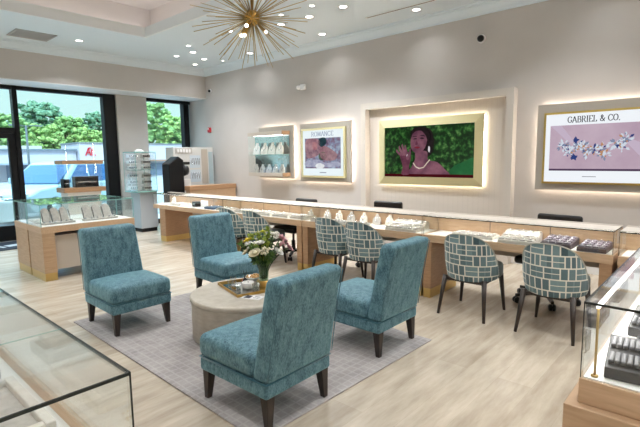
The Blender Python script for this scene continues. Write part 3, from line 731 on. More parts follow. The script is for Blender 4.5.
sc0 = slipper_chair('teal velvet slipper chair at far left, seat facing right, near the flat jewellery case')
sc0.location = (-4.11, 1.865, RZ); sc0.rotation_euler = (0, 0, math.radians(-1))
dup(sc0, (-4.10, 3.02, RZ), math.radians(-3), 'teal velvet slipper chair behind the coffee table, in front of the patterned chairs')
dup(sc0, (-2.09, 1.79, RZ), math.radians(181), 'nearest teal velvet slipper chair, its tall back turned to the viewer')
dup(sc0, (-2.16, 2.96, RZ), math.radians(180), 'teal velvet slipper chair at right, back to the counter and patterned chairs')

ct = thing('coffee_table', 'round drum coffee table in pale stone holding flowers and a tray', 'table', (-3.03, 2.39, RZ))
MB().lathe([(0.0001, 0.37), (0.452, 0.37), (0.46, 0.364), (0.46, 0.335), (0.457, 0.33), (0.0001, 0.33)], 72).build('table_top', 'stone', ct, True)
ct.children[-1].data.polygons.foreach_set('use_smooth', [abs(p.normal.z) < 0.5 for p in ct.children[-1].data.polygons])
MB().lathe([(0.45, 0.332), (0.45, 0.03), (0.0001, 0.03)], 72).build('drum', 'stone', ct, True)
MB().lathe([(0.42, 0.031), (0.42, 0.0), (0.0001, 0.0)], 72).build('plinth', 'taupe', ct, True)
TZ = RZ + 0.37

# --- tray and the things on it
tr_c, tr_a = Vector((-3.11, 2.46, TZ)), math.radians(-16)
tray = thing('serving_tray', 'gold rimmed mirrored tray on the round coffee table', 'tray', tr_c, tr_a)
B(-0.23, 0.23, -0.17, 0.17, 0.001, 0.008).build('mirror_base', 'mirror', tray)
m = MB(); m.box(-0.235, 0.235, -0.175, -0.168, 0, 0.022).box(-0.235, 0.235, 0.168, 0.175, 0, 0.022).box(-0.235, -0.228, -0.175, 0.175, 0, 0.022).box(0.228, 0.235, -0.175, 0.175, 0, 0.022)
m.build('rim', 'goldm', tray)
def ontray(x, y, z=0.0085): return tr_c + Matrix.Rotation(tr_a, 3, 'Z') @ Vector((x, y, z))
cer = pmat('ceramic_white', rgb(238, 238, 234), 0.25)
bw = thing('bowl', 'white footed bowl of gold candies at the back of the tray', 'bowl', ontray(-0.05, 0.09))
MB().lathe([(0.03, 0), (0.035, 0.004), (0.02, 0.02), (0.05, 0.045), (0.072, 0.07), (0.068, 0.07), (0.046, 0.05), (0.0001, 0.035)], 32).build('bowl_body', cer, bw, True)
cd = MB(); random.seed(5)
for k in range(30):
    a, r = random.random() * 2 * PI, 0.055 * math.sqrt(random.random()); cd.ball((r * math.cos(a), r * math.sin(a), 0.066 + random.uniform(0, 0.012)), 0.011, 1)
cds = tag(cd.build('candy', pmat('gold_foil', rgb(214, 170, 110), 0.35, 0.5), None, True), 'gold wrapped candies heaped in the white footed bowl', 'candies', kind='stuff'); cds.location = bw.location
dsh = thing('candle_jar', 'wide white candle jar in the middle of the tray', 'candle', ontray(0.05, 0.0))
MB().lathe([(0.0001, 0), (0.05, 0), (0.055, 0.01), (0.055, 0.05), (0.05, 0.055), (0.05, 0.045), (0.0001, 0.045)], 32).build('jar', cer, dsh, True)
MB().cone((0, 0, 0.045), (0, 0, 0.06), 0.0025, 0.002, 6).build('wick', 'black', dsh)
gl_ = lambda: glass_mat('tumbler_glass', (0.96, 0.97, 0.96, 1))
tg = gl_()
def tumbler(label, x, y, h=0.06, r=0.028):
    t = thing('tumbler', label, 'glass', ontray(x, y), 0, 'glasses on the tray')
    MB().lathe([(0.0001, 0.0), (r * 0.85, 0.0), (r, h), (r * 0.92, h), (r * 0.78, 0.008), (0.0001, 0.008)], 24).build('glass_body', tg, t, True)
    return t
tumbler('small clear glass at the left end of the tray', -0.17, -0.05)
tumbler('small clear glass at the front corner of the tray', -0.08, -0.11)
tumbler('small clear glass right of the white candle jar', 0.16, 0.02)
bx = thing('trinket_box', 'small silver trinket box near the front of the tray', 'box', ontray(0.02, -0.1), tr_a + 0.3)
B(-0.035, 0.035, -0.025, 0.025, 0, 0.03).build('box_body', 'silver', bx, bevel=0.004)
B(-0.037, 0.037, -0.027, 0.027, 0.03, 0.04).build('lid', 'silver', bx, bevel=0.004)
df = thing('reed_diffuser', 'dark reed diffuser bottle at the back left of the tray', 'diffuser', ontray(-0.085, 0.03))
MB().lathe([(0.0001, 0), (0.022, 0), (0.024, 0.04), (0.01, 0.055), (0.01, 0.075), (0.0001, 0.075)], 20).build('bottle', 'blackp', df, True)
for k in range(4): MB().cone((0, 0, 0.06), (0.02 * math.cos(k * 1.6), 0.02 * math.sin(k * 1.6), 0.12), 0.0016, 0.0016, 5).build('reed', 'legwood', df)
# magazine and cards
paper = pmat('paper_white', rgb(236, 236, 236), 0.6)
def card(name, label, x, y, rz, w, h, z=0.0, inkc=(60, 60, 70), cover=None, cat='card', group=None):
    t = thing(name, label, cat, (x, y, TZ + z), rz, group)
    B(-w / 2, w / 2, -h / 2, h / 2, 0.0003, 0.004).build('sheet', cover or paper, t)
    m = MB()
    m.box(-w * 0.38, -w * 0.05, -h * 0.38, h * 0.3, 0.004, 0.0044); m.box(w * 0.08, w * 0.36, h * 0.12, h * 0.24, 0.004, 0.0044); m.box(w * 0.08, w * 0.36, -h * 0.2, -h * 0.1, 0.004, 0.0044)
    m.build('printed_block', pmat('ink', rgb(*inkc), 0.6), t)
card('brochure', 'open white brochure at the front edge of the coffee table', -2.84, 2.31, math.radians(20), 0.17, 0.10, cat='brochure')
card('price_card', 'small printed card lying right of the open brochure', -2.76, 2.44, math.radians(50), 0.11, 0.07, 0, (90, 90, 96))
card('booklet', 'small orange booklet at the far left end of the tray', ontray(-0.165, 0.1).x, ontray(-0.165, 0.1).y, math.radians(-10), 0.1, 0.1, 0.0085, (230, 200, 190), pmat('cover_orange', rgb(206, 120, 96), 0.5), 'booklet')

# --- vase and flowers
VX, VY = -3.02, 2.59
vs = thing('vase', 'clear glass vase with a gold base holding the flowers', 'vase', (VX, VY, TZ))
MB().lathe([(0.0001, 0.0), (0.043, 0.0), (0.043, 0.055), (0.0001, 0.055)], 32).build('gold_base', 'goldm', vs, True)
MB().lathe([(0.0001, 0.056), (0.042, 0.056), (0.043, 0.1), (0.046, 0.19), (0.053, 0.235), (0.05, 0.235), (0.043, 0.19), (0.04, 0.1), (0.039, 0.065), (0.0001, 0.065)], 32).build('glass_body', glass_mat('vase_glass', (0.80, 0.90, 0.82, 1)), vs, True)
stemm = pmat('stem_green', rgb(56, 84, 44), 0.6)
leafm = [noise_mat(f'leaf_green_{k}', rgb(*a), rgb(*b), 20, rough=0.55) for k, (a, b) in enumerate((((62, 96, 44), (112, 146, 68)), ((120, 146, 52), (178, 190, 84)), ((66, 92, 64), (120, 146, 104))))]
def curve(top, k=8):
    p0 = Vector((top[0] * 0.12, top[1] * 0.12, 0.07)); p1 = Vector((top[0] * 0.15, top[1] * 0.15, 0.24)); p2 = Vector(top)
    return [(1 - s) ** 2 * p0 + 2 * s * (1 - s) * p1 + s * s * p2 for s in [i / k for i in range(k + 1)]]
def flower(label, top, r, mat, core, layers=4, name='rose', cat='flower'):
    t = thing(name, label, cat, (VX, VY, TZ), 0, 'flowers in the vase')
    MB().tube(curve(top), 0.0045, 6).build('stem', stemm, t, True)
    d = (Vector(top) - Vector((0, 0, 0.15))).normalized(); q = d.to_track_quat('Z', 'Y').to_matrix().to_4x4(); T = Matrix.Translation(Vector(top)) @ q
    m = MB(); m.ball((0, 0, r * 0.1), r * 0.42, 2)
    for L in range(layers):
        n = 5 + L; f = (L + 1) / layers; tilt = 0.25 + 0.95 * f
        for k in range(n):
            a = 2 * PI * k / n + L * 0.5; R = r * (0.35 + 0.6 * f)
            pts = []
            for (u, v) in ((-0.5, 0), (-0.6, 0.6), (-0.3, 1.0), (0.3, 1.0), (0.6, 0.6), (0.5, 0)):
                w = u * R * 1.0; h = v * R
                x = R * 0.18 + h * math.sin(tilt); z = -r * 0.3 + h * math.cos(tilt) * 1.15
                pts.append((x * math.cos(a) - w * math.sin(a), x * math.sin(a) + w * math.cos(a), z))
            m.prism(pts, (0.0015 * math.cos(a), 0.0015 * math.sin(a), 0.001))
    m.bm.transform(T); m.build('bloom', mat, t)
    MB().ball((T @ Vector((0, 0, r * 0.42))), r * 0.22, 1).build('flower_centre', core, t, True)
    return t
cr_ = noise_mat('petal_cream', rgb(232, 224, 190), rgb(246, 242, 224), 12, rough=0.6); ye = noise_mat('petal_yellow', rgb(222, 196, 40), rgb(244, 226, 90), 12, rough=0.6)
pk = noise_mat('petal_pink', rgb(196, 140, 150), rgb(226, 186, 190), 12, rough=0.6); wh = noise_mat('petal_white', rgb(236, 236, 226), rgb(250, 250, 246), 12, rough=0.6)
for lb, tp, r, mt, co in (
    ('bright yellow rose at the upper left of the bouquet', (-0.10, -0.09, 0.415), 0.042, ye, ye),
    ('large cream rose low at the front of the bouquet', (0.03, -0.12, 0.325), 0.05, cr_, cr_),
    ('white bloom in the middle of the bouquet', (0.02, -0.05, 0.4), 0.04, wh, cr_),
    ('cream rose at the left above the vase rim', (-0.08, -0.13, 0.32), 0.036, cr_, cr_),
    ('dusty pink bloom at the upper right of the bouquet', (0.13, 0.1, 0.44), 0.045, pk, pk),
    ('pale pink bloom drooping at the far right of the bouquet', (0.18, 0.15, 0.35), 0.04, pk, wh),
    ('white bloom low at the right of the bouquet', (0.14, 0.06, 0.32), 0.042, wh, cr_),
    ('small white bloom above the pink ones', (0.08, 0.05, 0.47), 0.03, wh, ye),
    ('small yellow green bloom at the top of the bouquet', (-0.02, 0.02, 0.485), 0.03, noise_mat('petal_lime', rgb(190, 196, 60), rgb(220, 222, 100), 12), ye),
    ('pale cream bud at the left side of the bouquet', (-0.15, -0.07, 0.36), 0.028, cr_, ye)):
    flower(lb, tp, r, mt, co)
random.seed(11)
def sprig(label, top, mat, n=80, ls=0.05):
    t = thing('leaf_sprig', label, 'foliage', (VX, VY, TZ), 0, 'leafy sprigs in the vase')
    c_ = curve(top); MB().tube(c_, 0.005, 5).build('stem', stemm, t, True)
    m = MB()
    for i in range(n):
        s = 0.42 + 0.63 * i / n; j = min(int(s * 8), 7); P = c_[j].lerp(c_[j + 1], min(1, s * 8 - j))
        d = Vector((random.uniform(-1, 1), random.uniform(-1, 1), random.uniform(-0.5, 0.9))).normalized(); a = d.orthogonal().normalized(); a = Matrix.Rotation(random.random() * 6, 3, d) @ a
        k = ls * random.uniform(0.6, 1.1)
        m.prism([P, P + d * k * 0.5 + a * k * 0.26, P + d * k, P + d * k * 0.5 - a * k * 0.26], d.cross(a) * 0.001)
    m.build('leaf_cluster', mat, t)
for lb, tp, k in (
    ('leafy green sprig reaching left from the vase', (-0.17, -0.12, 0.37), 0), ('lime leaf sprig rising at the back left of the bouquet', (-0.1, 0.02, 0.46), 1),
    ('tall lime leaf sprig at the centre top of the bouquet', (0.02, 0.06, 0.5), 1), ('dark leaf sprig at the front of the bouquet', (0.0, -0.12, 0.38), 0),
    ('grey green sprig at the right of the bouquet', (0.14, 0.12, 0.4), 2), ('lime leaf sprig between the yellow rose and the pink bloom', (0.05, -0.0, 0.46), 1),
    ('dark leaf sprig low on the right side of the vase', (0.12, -0.02, 0.3), 0), ('lime leaf sprig low on the left side of the vase', (-0.12, -0.02, 0.32), 1), ('grey green sprig behind the bouquet', (-0.02, 0.14, 0.42), 2)):
    sprig(lb, tp, leafm[k])

def filler(label, top, mat, n=22):
    t = thing('filler_flower', label, 'flower', (VX, VY, TZ), 0, 'small filler flowers in the vase')
    c_ = curve(top); MB().tube(c_, 0.004, 5).build('stem', stemm, t, True)
    m = MB()
    for i in range(26):
        P = c_[-1] + Vector((random.uniform(-0.03, 0.03), random.uniform(-0.03, 0.03), random.uniform(-0.025, 0.025))); m.ball(P, random.uniform(0.008, 0.014), 1)
    m.build('blossom_cluster', mat, t, True)
for lb, tp, mt in (('spray of tiny white blossoms between the yellow rose and cream rose', (-0.05, -0.1, 0.38), wh), ('spray of tiny pink blossoms at the far right of the bouquet', (0.16, 0.1, 0.4), pk),
    ('spray of tiny cream blossoms right of the large cream rose', (0.09, -0.05, 0.34), cr_), ('spray of tiny lime buds on the upper left of the bouquet', (-0.13, -0.03, 0.43), leafm[1]), ('spray of tiny white blossoms at the top right of the bouquet', (0.1, 0.06, 0.46), wh)):
    filler(lb, tp, mt)

# ------------------------------------------------------------------ patterned counter chairs (front = +X in local space)
def tub_chair(label):
    t = thing('tub_chair', label, 'chair', (0, 0, 0), 0, 'patterned tub chairs at the counter')
    me = MB(); uvs = []
    NA, NZ = 40, 12; A = math.radians(93)
    rx, ry = 0.25, 0.262; th = 0.045
    def prof(a):                         # top height against angle from the back centre
        s = abs(a) / A
        return 0.47 + 0.32 * (1 - min(s, 1.0) ** 2.6)
    def pt(a, f, off):
        zt = prof(a); zb = 0.345 + 0.02 * (abs(a) / A) ** 2
        z = zb + (zt - zb) * f
        k = 1.02 - 0.10 * (1 - f) ** 2 - 0.07 * f ** 2
        R = Vector((-(rx * k + off) * math.cos(a), (ry * k + off) * math.sin(a), z))
        R.x -= 0.05 * f
        if f > 0.9: pass
        return R
    uvl = me.bm.loops.layers.uv.new('UVMap'); grid = {}
    for side, off in ((0, 0.0), (1, -th)):
        for i in range(NA + 1):
            a = -A + 2 * A * i / NA
            for j in range(NZ + 1): grid[side, i, j] = (me.bm.verts.new(pt(a, j / NZ, off)), (a * 0.27 + 0.5, pt(a, j / NZ, 0).z))
    def quad(ks):
        f = me.bm.faces.new([grid[k][0] for k in ks])
        for l, k in zip(f.loops, ks): l[uvl].uv = grid[k][1]
    for i in range(NA):
        for j in range(NZ):
            quad(((0, i, j), (0, i, j + 1), (0, i + 1, j + 1), (0, i + 1, j))); quad(((1, i, j), (1, i + 1, j), (1, i + 1, j + 1), (1, i, j + 1)))
        quad(((0, i, NZ), (1, i, NZ), (1, i + 1, NZ), (0, i + 1, NZ))); quad(((0, i, 0), (0, i + 1, 0), (1, i + 1, 0), (1, i, 0)))
    for i in (0, NA):
        for j in range(NZ): quad(((0, i, j), (1, i, j), (1, i, j + 1), (0, i, j + 1)))
    o = me.build('backrest', 'maze', t, True, recalc=True)
    b = o.modifiers.new('bevel', 'BEVEL'); b.width = 0.012; b.segments = 3; b.limit_method = 'ANGLE'; b.angle_limit = math.radians(50)
    pi = MB(); pi.tube([pt(-A + 2 * A * i / 40, 1.0, 0.001) + Vector((0, 0, 0.002)) for i in range(41)], 0.006, 6)
    pi.build('piping', pmat('pale_piping', rgb(176, 178, 168), 0.7), o, True)
    st = MB()
    n = 40; prof_s = [(0.9, 0.345), (0.97, 0.355), (1.0, 0.385), (1.0, 0.44), (0.97, 0.465), (0.85, 0.475), (0.0001, 0.48)]
    rings = []
    for s, z in prof_s:
        ring = []
        for k in range(n):
            a = 2 * PI * k / n; cx, sy = math.cos(a), math.sin(a)
            ex = 2.8
            r = (abs(cx) ** ex + abs(sy) ** ex) ** (-1 / ex)
            ring.append(st.bm.verts.new((0.085 + 0.235 * s * r * cx, 0.225 * s * r * sy, z)))
        rings.append(ring)
    for a, b_ in zip(rings, rings[1:]):
        for k in range(n): st.bm.faces.new((a[k], a[(k + 1) % n], b_[(k + 1) % n], b_[k]))
    st.bm.faces.new(rings[0][::-1])
    st.build('seat', pmat('seat_slate', rgb(74, 92, 94), 0.7, sheen=0.3), t, True)
    for x, y, dx in ((0.2, 0.19, 0.025), (0.2, -0.19, 0.025), (-0.2, 0.19, -0.07), (-0.2, -0.19, -0.07)):
        sy = 1 if y > 0 else -1
        MB().cone((x + dx, y + 0.035 * sy, 0.0), (x, y, 0.37), 0.013, 0.024, 16).build('leg', 'legwood', t, True)
    B(-0.2, 0.2, -0.18, 0.18, 0.325, 0.347).build('seat_frame', 'legwood', t)
    return t
tc = tub_chair('patterned tub chair second from right, at the middle of the near counter')
tc.location = (-1.81, 4.2, 0); tc.rotation_euler = (0, 0, math.radians(90))
dup(tc, (-1.07, 4.18, 0), math.radians(88), 'rightmost patterned tub chair, in front of the plum ring trays')
dup(tc, (-3.09, 4.27, 0), math.radians(91), 'patterned tub chair behind the right teal slipper chair, third from right')
dup(tc, (-3.62, 4.33, 0), math.radians(92), 'patterned tub chair beside the oak counter leg, fourth from right')
dup(tc, (-4.98, 4.28, 0), math.radians(90), 'patterned tub chair just behind the bouquet, second from left')
dup(tc, (-5.56, 4.30, 0), math.radians(88), 'leftmost patterned tub chair, peeking past the far teal chair back')

# ------------------------------------------------------------------ black office chairs behind the counter (front = -Y)
def office_chair(label):
    t = thing('office_chair', label, 'office chair', (0, 0, 0), 0, 'black office chairs behind the counter')
    for k in range(5):
        a = 2 * PI * k / 5 + 0.3; d = Vector((math.cos(a), math.sin(a), 0))
        lg = MB(); lg.prism([d * 0.03 + Vector((-d.y, d.x, 0)) * 0.022 + Vector((0, 0, 0.09)), d * 0.03 - Vector((-d.y, d.x, 0)) * 0.022 + Vector((0, 0, 0.09)), d * 0.31 - Vector((-d.y, d.x, 0)) * 0.014 + Vector((0, 0, 0.065)), d * 0.31 + Vector((-d.y, d.x, 0)) * 0.014 + Vector((0, 0, 0.065))], (0, 0, 0.03))
        l = lg.build('base_leg', 'blackp', t, bevel=0.004)
        s = Vector((-d.y, d.x, 0)); p = d * 0.3 + Vector((0, 0, 0.032))
        MB().cone(p - s * 0.028, p - s * 0.006, 0.032, 0.032, 16).cone(p + s * 0.006, p + s * 0.028, 0.032, 0.032, 16).cone(p - s * 0.01, p + s * 0.01, 0.012, 0.012, 8).build('caster', 'blackp', l, True)
    MB().cone((0, 0, 0.08), (0, 0, 0.26), 0.03, 0.03, 16).cone((0, 0, 0.26), (0, 0, 0.4), 0.018, 0.018, 12).build('gas_column', 'blackp', t, True)
    MB().soft(-0.24, 0.24, -0.22, 0.24, 0.4, 0.48, 0.035, 0.012).build('seat', 'blackp', t, True)
    MB().tube([(0, 0.2, 0.41), (0, 0.29, 0.43), (0, 0.31, 0.6)], 0.02, 8).build('back_bracket', 'blackp', t, True)
    MB().soft(-0.225, 0.225, 0.27, 0.33, 0.55, 0.875, 0.03).build('backrest', 'blackp', t, True)
    return t
oc = office_chair('black office chair behind the counter, below the lit square poster')
oc.location = (-4.95, 4.86, 0)
dup(oc, (-3.62, 5.2, 0), 0.12, 'black office chair behind the counter, at the left edge of the screen niche')
dup(oc, (-1.37, 4.95, 0), -0.1, 'black office chair behind the counter, under the lit ring sign')

# ------------------------------------------------------------------ the long counter: glass topped sections along y = 4.3
CY0, CY1, CG = 4.3, 4.93, 4.67
DZ0, DZ1, GZ = 0.605, 0.68, 0.88
def glass_box(parent, x0, x1, y0, y1, z0, z1, back=False, edge='gedge', t=0.008, e=0.0045):
    B(x0, x1, y0, y0 + t, z0, z1 - t).build('front_glass', 'glass', parent)
    B(x0, x0 + t, y0 + t, y1, z0, z1 - t).build('end_glass', 'glass', parent)
    B(x1 - t, x1, y0 + t, y1, z0, z1 - t).build('end_glass', 'glass', parent)
    if back: B(x0 + t, x1 - t, y1 - t, y1, z0, z1 - t).build('back_glass', 'glass', parent)
    B(x0, x1, y0, y1, z1 - t, z1).build('top_glass', 'glass', parent)
    m = MB(); s = e
    m.box(x0, x1, y0 - 0.001, y0 + s, z1 - s - 0.003, z1 + 0.001); m.box(x0 - 0.001, x0 + s, y0, y1, z1 - s - 0.003, z1 + 0.001); m.box(x1 - s, x1 + 0.001, y0, y1, z1 - s - 0.003, z1 + 0.001)
    m.box(x0, x1, y1 - s, y1 + 0.001, z1 - s - 0.003, z1 + 0.001)
    for a in (x0 - 0.001, x1 - s * 0.7):
        m.box(a, a + s * 0.7, y0 - 0.001, y0 + s * 0.7, z0, z1)
        if back: m.box(a, a + s * 0.7, y1 - s * 0.7, y1 + 0.001, z0, z1)
    m.build('glass_edge', edge, parent)
def case_lamp(parent, x, y, z, lx, ly, power):
    l = bpy.data.lights.new('case_lamp', 'AREA'); l.shape = 'RECTANGLE'; l.size = lx; l.size_y = ly; l.energy = power; l.color = (1, 0.97, 0.93)
    o = bpy.data.objects.new('case_lamp', l); col.objects.link(o); o.location = (x, y, z); o.parent = parent
def counter(name, label, x0, x1, legs):
    t = thing(name, label, 'display counter', (0, 0, 0), 0, 'glass topped counter sections')
    B(x0, x1, CY0, CY1, DZ0, DZ1).build('apron', 'woodh', t, bevel=0.003)
    B(x0 + 0.02, x1 - 0.02, CY0 + 0.03, CG - 0.021, DZ1, DZ1 + 0.003).build('deck', 'deck', t)
    B(x0, x1, CG - 0.02, CG, DZ1, GZ - 0.009).build('back_door', 'wood', t)
    m = MB()
    for k in range(1, 3): m.box(x0 + (x1 - x0) * k / 3 - 0.003, x0 + (x1 - x0) * k / 3 + 0.003, CG - 0.0215, CG - 0.0195, DZ1 + 0.004, GZ - 0.012)
    m.build('door_seam', 'legwood', t)
    B(x0 + 0.02, x1 - 0.02, CY0 + 0.16, CY0 + 0.175, GZ - 0.022, GZ - 0.009).build('led_strip', 'ledw', t)
    case_lamp(t, (x0 + x1) / 2, CY0 + 0.168, GZ - 0.024, x1 - x0 - 0.1, 0.012, 2.2 * (x1 - x0))
    B(max(x0 + 0.004, -7.3), x1 - 0.004, CY0 + 0.02, CG - 0.06, GZ + 0.0015, GZ + 0.006).build('bright_band', 'brightband', t)  # added pale plate, coloured for the bright light on the glass top
    B(x0 + 0.004, x1 - 0.004, CG - 0.06, CG, GZ + 0.0015, GZ + 0.009).build('rear_ledge', 'taupe', t)
    glass_box(t, x0 + 0.004, x1 - 0.004, CY0 + 0.004, CG - 0.02, DZ1 + 0.003, GZ)
    B(x0 + 0.15, x1 - 0.15, CY1 - 0.05, CY1 - 0.02, 0.44, DZ0).build('shade_band', 'taupe', t)  # added taupe board standing in for the shade under the apron
    for lx in legs:
        lw_ = 0.2 if lx < -7 else 0.09
        l = B(lx, lx + lw_, CY0 + 0.005, CY1 - 0.01, 0.1, DZ0).build('leg_panel', 'woodd', t, bevel=0.002)
        B(lx + 0.003, lx + lw_ - 0.003, CY0 + 0.008, CY1 - 0.013, 0, 0.1).build('brass_plinth', 'brass', l)
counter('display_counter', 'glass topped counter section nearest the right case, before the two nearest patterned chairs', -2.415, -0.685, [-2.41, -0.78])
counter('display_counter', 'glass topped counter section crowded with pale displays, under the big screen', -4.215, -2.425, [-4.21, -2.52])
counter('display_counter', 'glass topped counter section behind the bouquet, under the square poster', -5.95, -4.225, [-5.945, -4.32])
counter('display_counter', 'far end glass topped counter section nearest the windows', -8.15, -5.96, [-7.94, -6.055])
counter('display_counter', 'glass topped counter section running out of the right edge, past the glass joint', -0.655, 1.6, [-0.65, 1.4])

# low wooden return at the end of the run
rt = thing('return_cabinet', 'low oak cabinet between the far counter end and the picture wall', 'cabinet', (0, 0, 0))
B(-8.58, -8.42, 5.28, 6.46, 0.08, 0.86).build('cabinet_body', 'woodh', rt, bevel=0.003)
B(-8.6, -8.4, 5.26, 6.47, 0.86, 0.955).build('top_rail', 'woodd', rt, bevel=0.01)
B(-8.56, -8.44, 5.32, 6.42, 0, 0.08).build('plinth', 'brass', rt)

# ------------------------------------------------------------------ jewellery trays inside the cases
def ring_tray(name, label, x, y, z, w, d, rows, cols, base, pad, rz=0, h=0.025, group='ring trays in the counter', slope=0.0, gems=True):
    t = thing(name, label, 'jewellery tray', (x, y, z), rz, group)
    m = MB(); m.prism([(-w / 2, -d / 2, 0), (w / 2, -d / 2, 0), (w / 2, d / 2, 0), (-w / 2, d / 2, 0)], (0, 0, 0.001))
    m = MB()
    zf, zb = h, h + slope
    a = [m.bm.verts.new(p) for p in ((-w / 2, -d / 2, 0), (w / 2, -d / 2, 0), (w / 2, d / 2, 0), (-w / 2, d / 2, 0), (-w / 2, -d / 2, zf), (w / 2, -d / 2, zf), (w / 2, d / 2, zb), (-w / 2, d / 2, zb))]
    for f in ((3, 2, 1, 0), (4, 5, 6, 7), (0, 1, 5, 4), (1, 2, 6, 5), (2, 3, 7, 6), (3, 0, 4, 7)): m.bm.faces.new([a[k] for k in f])
    m.build('tray_base', base, t, bevel=0.004)
    p = MB(); g = MB(); cw, rd = w * 0.94 / cols, d * 0.94 / rows
    for r in range(rows):
        for c_ in range(cols):
            cx = -w * 0.47 + cw * (c_ + 0.5); cy = -d * 0.47 + rd * (r + 0.5); zz = zf + (zb - zf) * (cy + d / 2) / d
            p.soft(cx - cw * 0.44, cx + cw * 0.44, cy - rd * 0.4, cy + rd * 0.4, zz - 0.004, zz + 0.013, 0.006, n=1)
            if gems: g.ball((cx, cy, zz + 0.017), 0.0075, 1)
    p.build('ring_pad', pad, t, True)
    if gems: g.build('ring_row', 'silver', t, True)
    else: g.bm.free()
    return t
DK = DZ1 + 0.003
# near section
ring_tray('ring_tray', 'flat cream tray of rings left of the stepped riser in the near counter', -1.93, 4.48, DK, 0.44, 0.22, 3, 8, M['cream'], M['greyp'], 0.05)
def riser(label, x, y, w, d, steps, mat='cream', rz=0):
    t = thing('stepped_riser', label, 'jewellery display', (x, y, DK), rz, 'stepped risers in the counter')
    for k in range(steps):
        y0 = -d / 2 + d * k / steps
        s = B(-w / 2 + 0.0, w / 2, y0, d / 2 if k == steps - 1 else y0 + d / steps, 0, 0.03 + 0.026 * k).build('step', mat, t, bevel=0.004)
        p = MB(); g = MB()
        n = max(3, int(w / 0.055))
        for q in range(n):
            cx = -w / 2 + w * (q + 0.5) / n; cy = y0 + d / steps / 2; zz = 0.03 + 0.026 * k
            p.soft(cx - w / n * 0.42, cx + w / n * 0.42, cy - d / steps * 0.36, cy + d / steps * 0.36, zz - 0.003, zz + 0.014, 0.006, n=1); g.ball((cx, cy, zz + 0.018), 0.008, 1)
        p.build('ring_pad', 'greyp', s, True); g.build('ring_row', 'silver', s, True)
riser('cream stepped riser full of rings between the two nearest patterned chairs', -1.48, 4.48, 0.32, 0.3, 3)
ring_tray('ring_tray', 'left one of the two plum ring trays in the near counter', -1.13, 4.475, DK, 0.25, 0.3, 4, 4, M['purpled'], M['purplel'], 0, 0.04, slope=0.03)
ring_tray('ring_tray', 'right one of the two plum ring trays, nearest the glass joint', -0.85, 4.475, DK, 0.22, 0.3, 4, 4, M['purpled'], M['purplel'], 0, 0.035, slope=0.02)
# middle section
riser('stepped cream riser at the right end of the section under the big screen', -2.72, 4.48, 0.4, 0.3, 3, 'cream')
words = ['first', 'second', 'third', 'fourth', 'fifth', 'sixth']
for k, x in enumerate((-4.0, -3.8, -3.6, -3.4, -3.2, -3.02)):
    bust(f'{words[k]} small pale necklace bust from the left in the section under the big screen', (x, 4.57, DK), 0.135, 0.1 * (-1) ** k, 'cream' if k % 2 else 'greyp', 'small busts in the counter', w=0.11)
for k, x in enumerate((-3.94, -3.62, -3.3)):
    ring_tray('ring_tray', f'{words[k]} front ring tray from the left in the section under the big screen', x, 4.385, DK, 0.27, 0.14, 2, 5, M['cream'], M['greyp'])
# behind the bouquet
for k, (x, w) in enumerate(((-5.58, 0.36), (-5.13, 0.4), (-4.72, 0.32), (-4.38, 0.28))):
    ring_tray('ring_tray', f'{words[k]} flat pale tray from the left in the section behind the bouquet', x, 4.49, DK, w, 0.24, 3, 6, M['cream'], M['greyp'], 0, 0.03)
bust('small pale necklace bust at the right end of the section behind the bouquet', (-4.3, 4.56, DK), 0.12, 0, 'greyp', 'small busts in the counter', w=0.1)
# far section
t = thing('watch_box', 'small black watch box in the far counter section', 'box', (-7.0, 4.5, DK)); B(-0.06, 0.06, -0.05, 0.05, 0, 0.09).build('box_body', 'blackp', t, bevel=0.004); B(-0.03, 0.03, -0.053, -0.05, 0.03, 0.06).build('label_plate', 'silver', t)
t = thing('card_stand', 'white standing card next to the black watch box', 'card', (-6.75, 4.5, DK)); B(-0.1, 0.1, -0.006, 0.006, 0, 0.12).build('card_sheet', 'white', t); B(-0.05, 0.05, 0.0, 0.05, 0, 0.01).build('card_foot', 'white', t)
navy = pmat('navy_tray', rgb(60, 84, 110), 0.5)
ring_tray('ring_tray', 'navy ring tray right of the white card in the far counter section', -6.45, 4.49, DK, 0.26, 0.24, 3, 4, navy, pmat('navy_pads', rgb(90, 116, 140), 0.5))
ring_tray('ring_tray', 'flat pale tray at the right end of the far counter section', -6.1, 4.5, DK, 0.3, 0.24, 3, 5, M['cream'], M['greyp'])
ring_tray('ring_tray', 'flat pale tray at the window end of the far counter section', -7.5, 4.49, DK, 0.4, 0.26, 3, 6, M['cream'], M['greyp'])
bust('pale necklace bust at the window end of the far counter section', (-7.85, 4.56, DK), 0.13, 0, 'cream', 'small busts in the counter', w=0.12)
ring_tray('ring_tray', 'flat cream tray in the counter section at the right edge', -0.3, 4.5, DK, 0.4, 0.25, 3, 6, M['cream'], M['greyp'])

# ------------------------------------------------------------------ near right case
rc = thing('showcase', 'near right glass showcase on an oak cabinet holding charcoal ring trays', 'display case', (0, 0, 0), 0, 'glass showcases on oak cabinets')
RX0, RX1, RY0, RY1 = -0.39, 0.26, 1.9, 3.9
B(RX0 + 0.0, RX1, RY0, RY1, 0.55, 0.65).build('apron', 'woodh', rc, bevel=0.004)
B(RX0 - 0.04, RX1 + 0.04, RY0 - 0.04, RY1 + 0.04, 0.09, 0.55).build('cabinet_body', 'wood', rc, bevel=0.004)
B(RX0 - 0.03, RX1 + 0.03, RY0 - 0.03, RY1 + 0.03, 0, 0.09).build('plinth', 'brass', rc)
B(RX0 + 0.013, RX1 - 0.013, RY0 + 0.013, RY1 - 0.013, 0.65, 0.654).build('deck', 'deck', rc)
glass_box(rc, RX0 + 0.004, RX1 - 0.004, RY0 + 0.004, RY1 - 0.004, 0.651, 0.95, True)
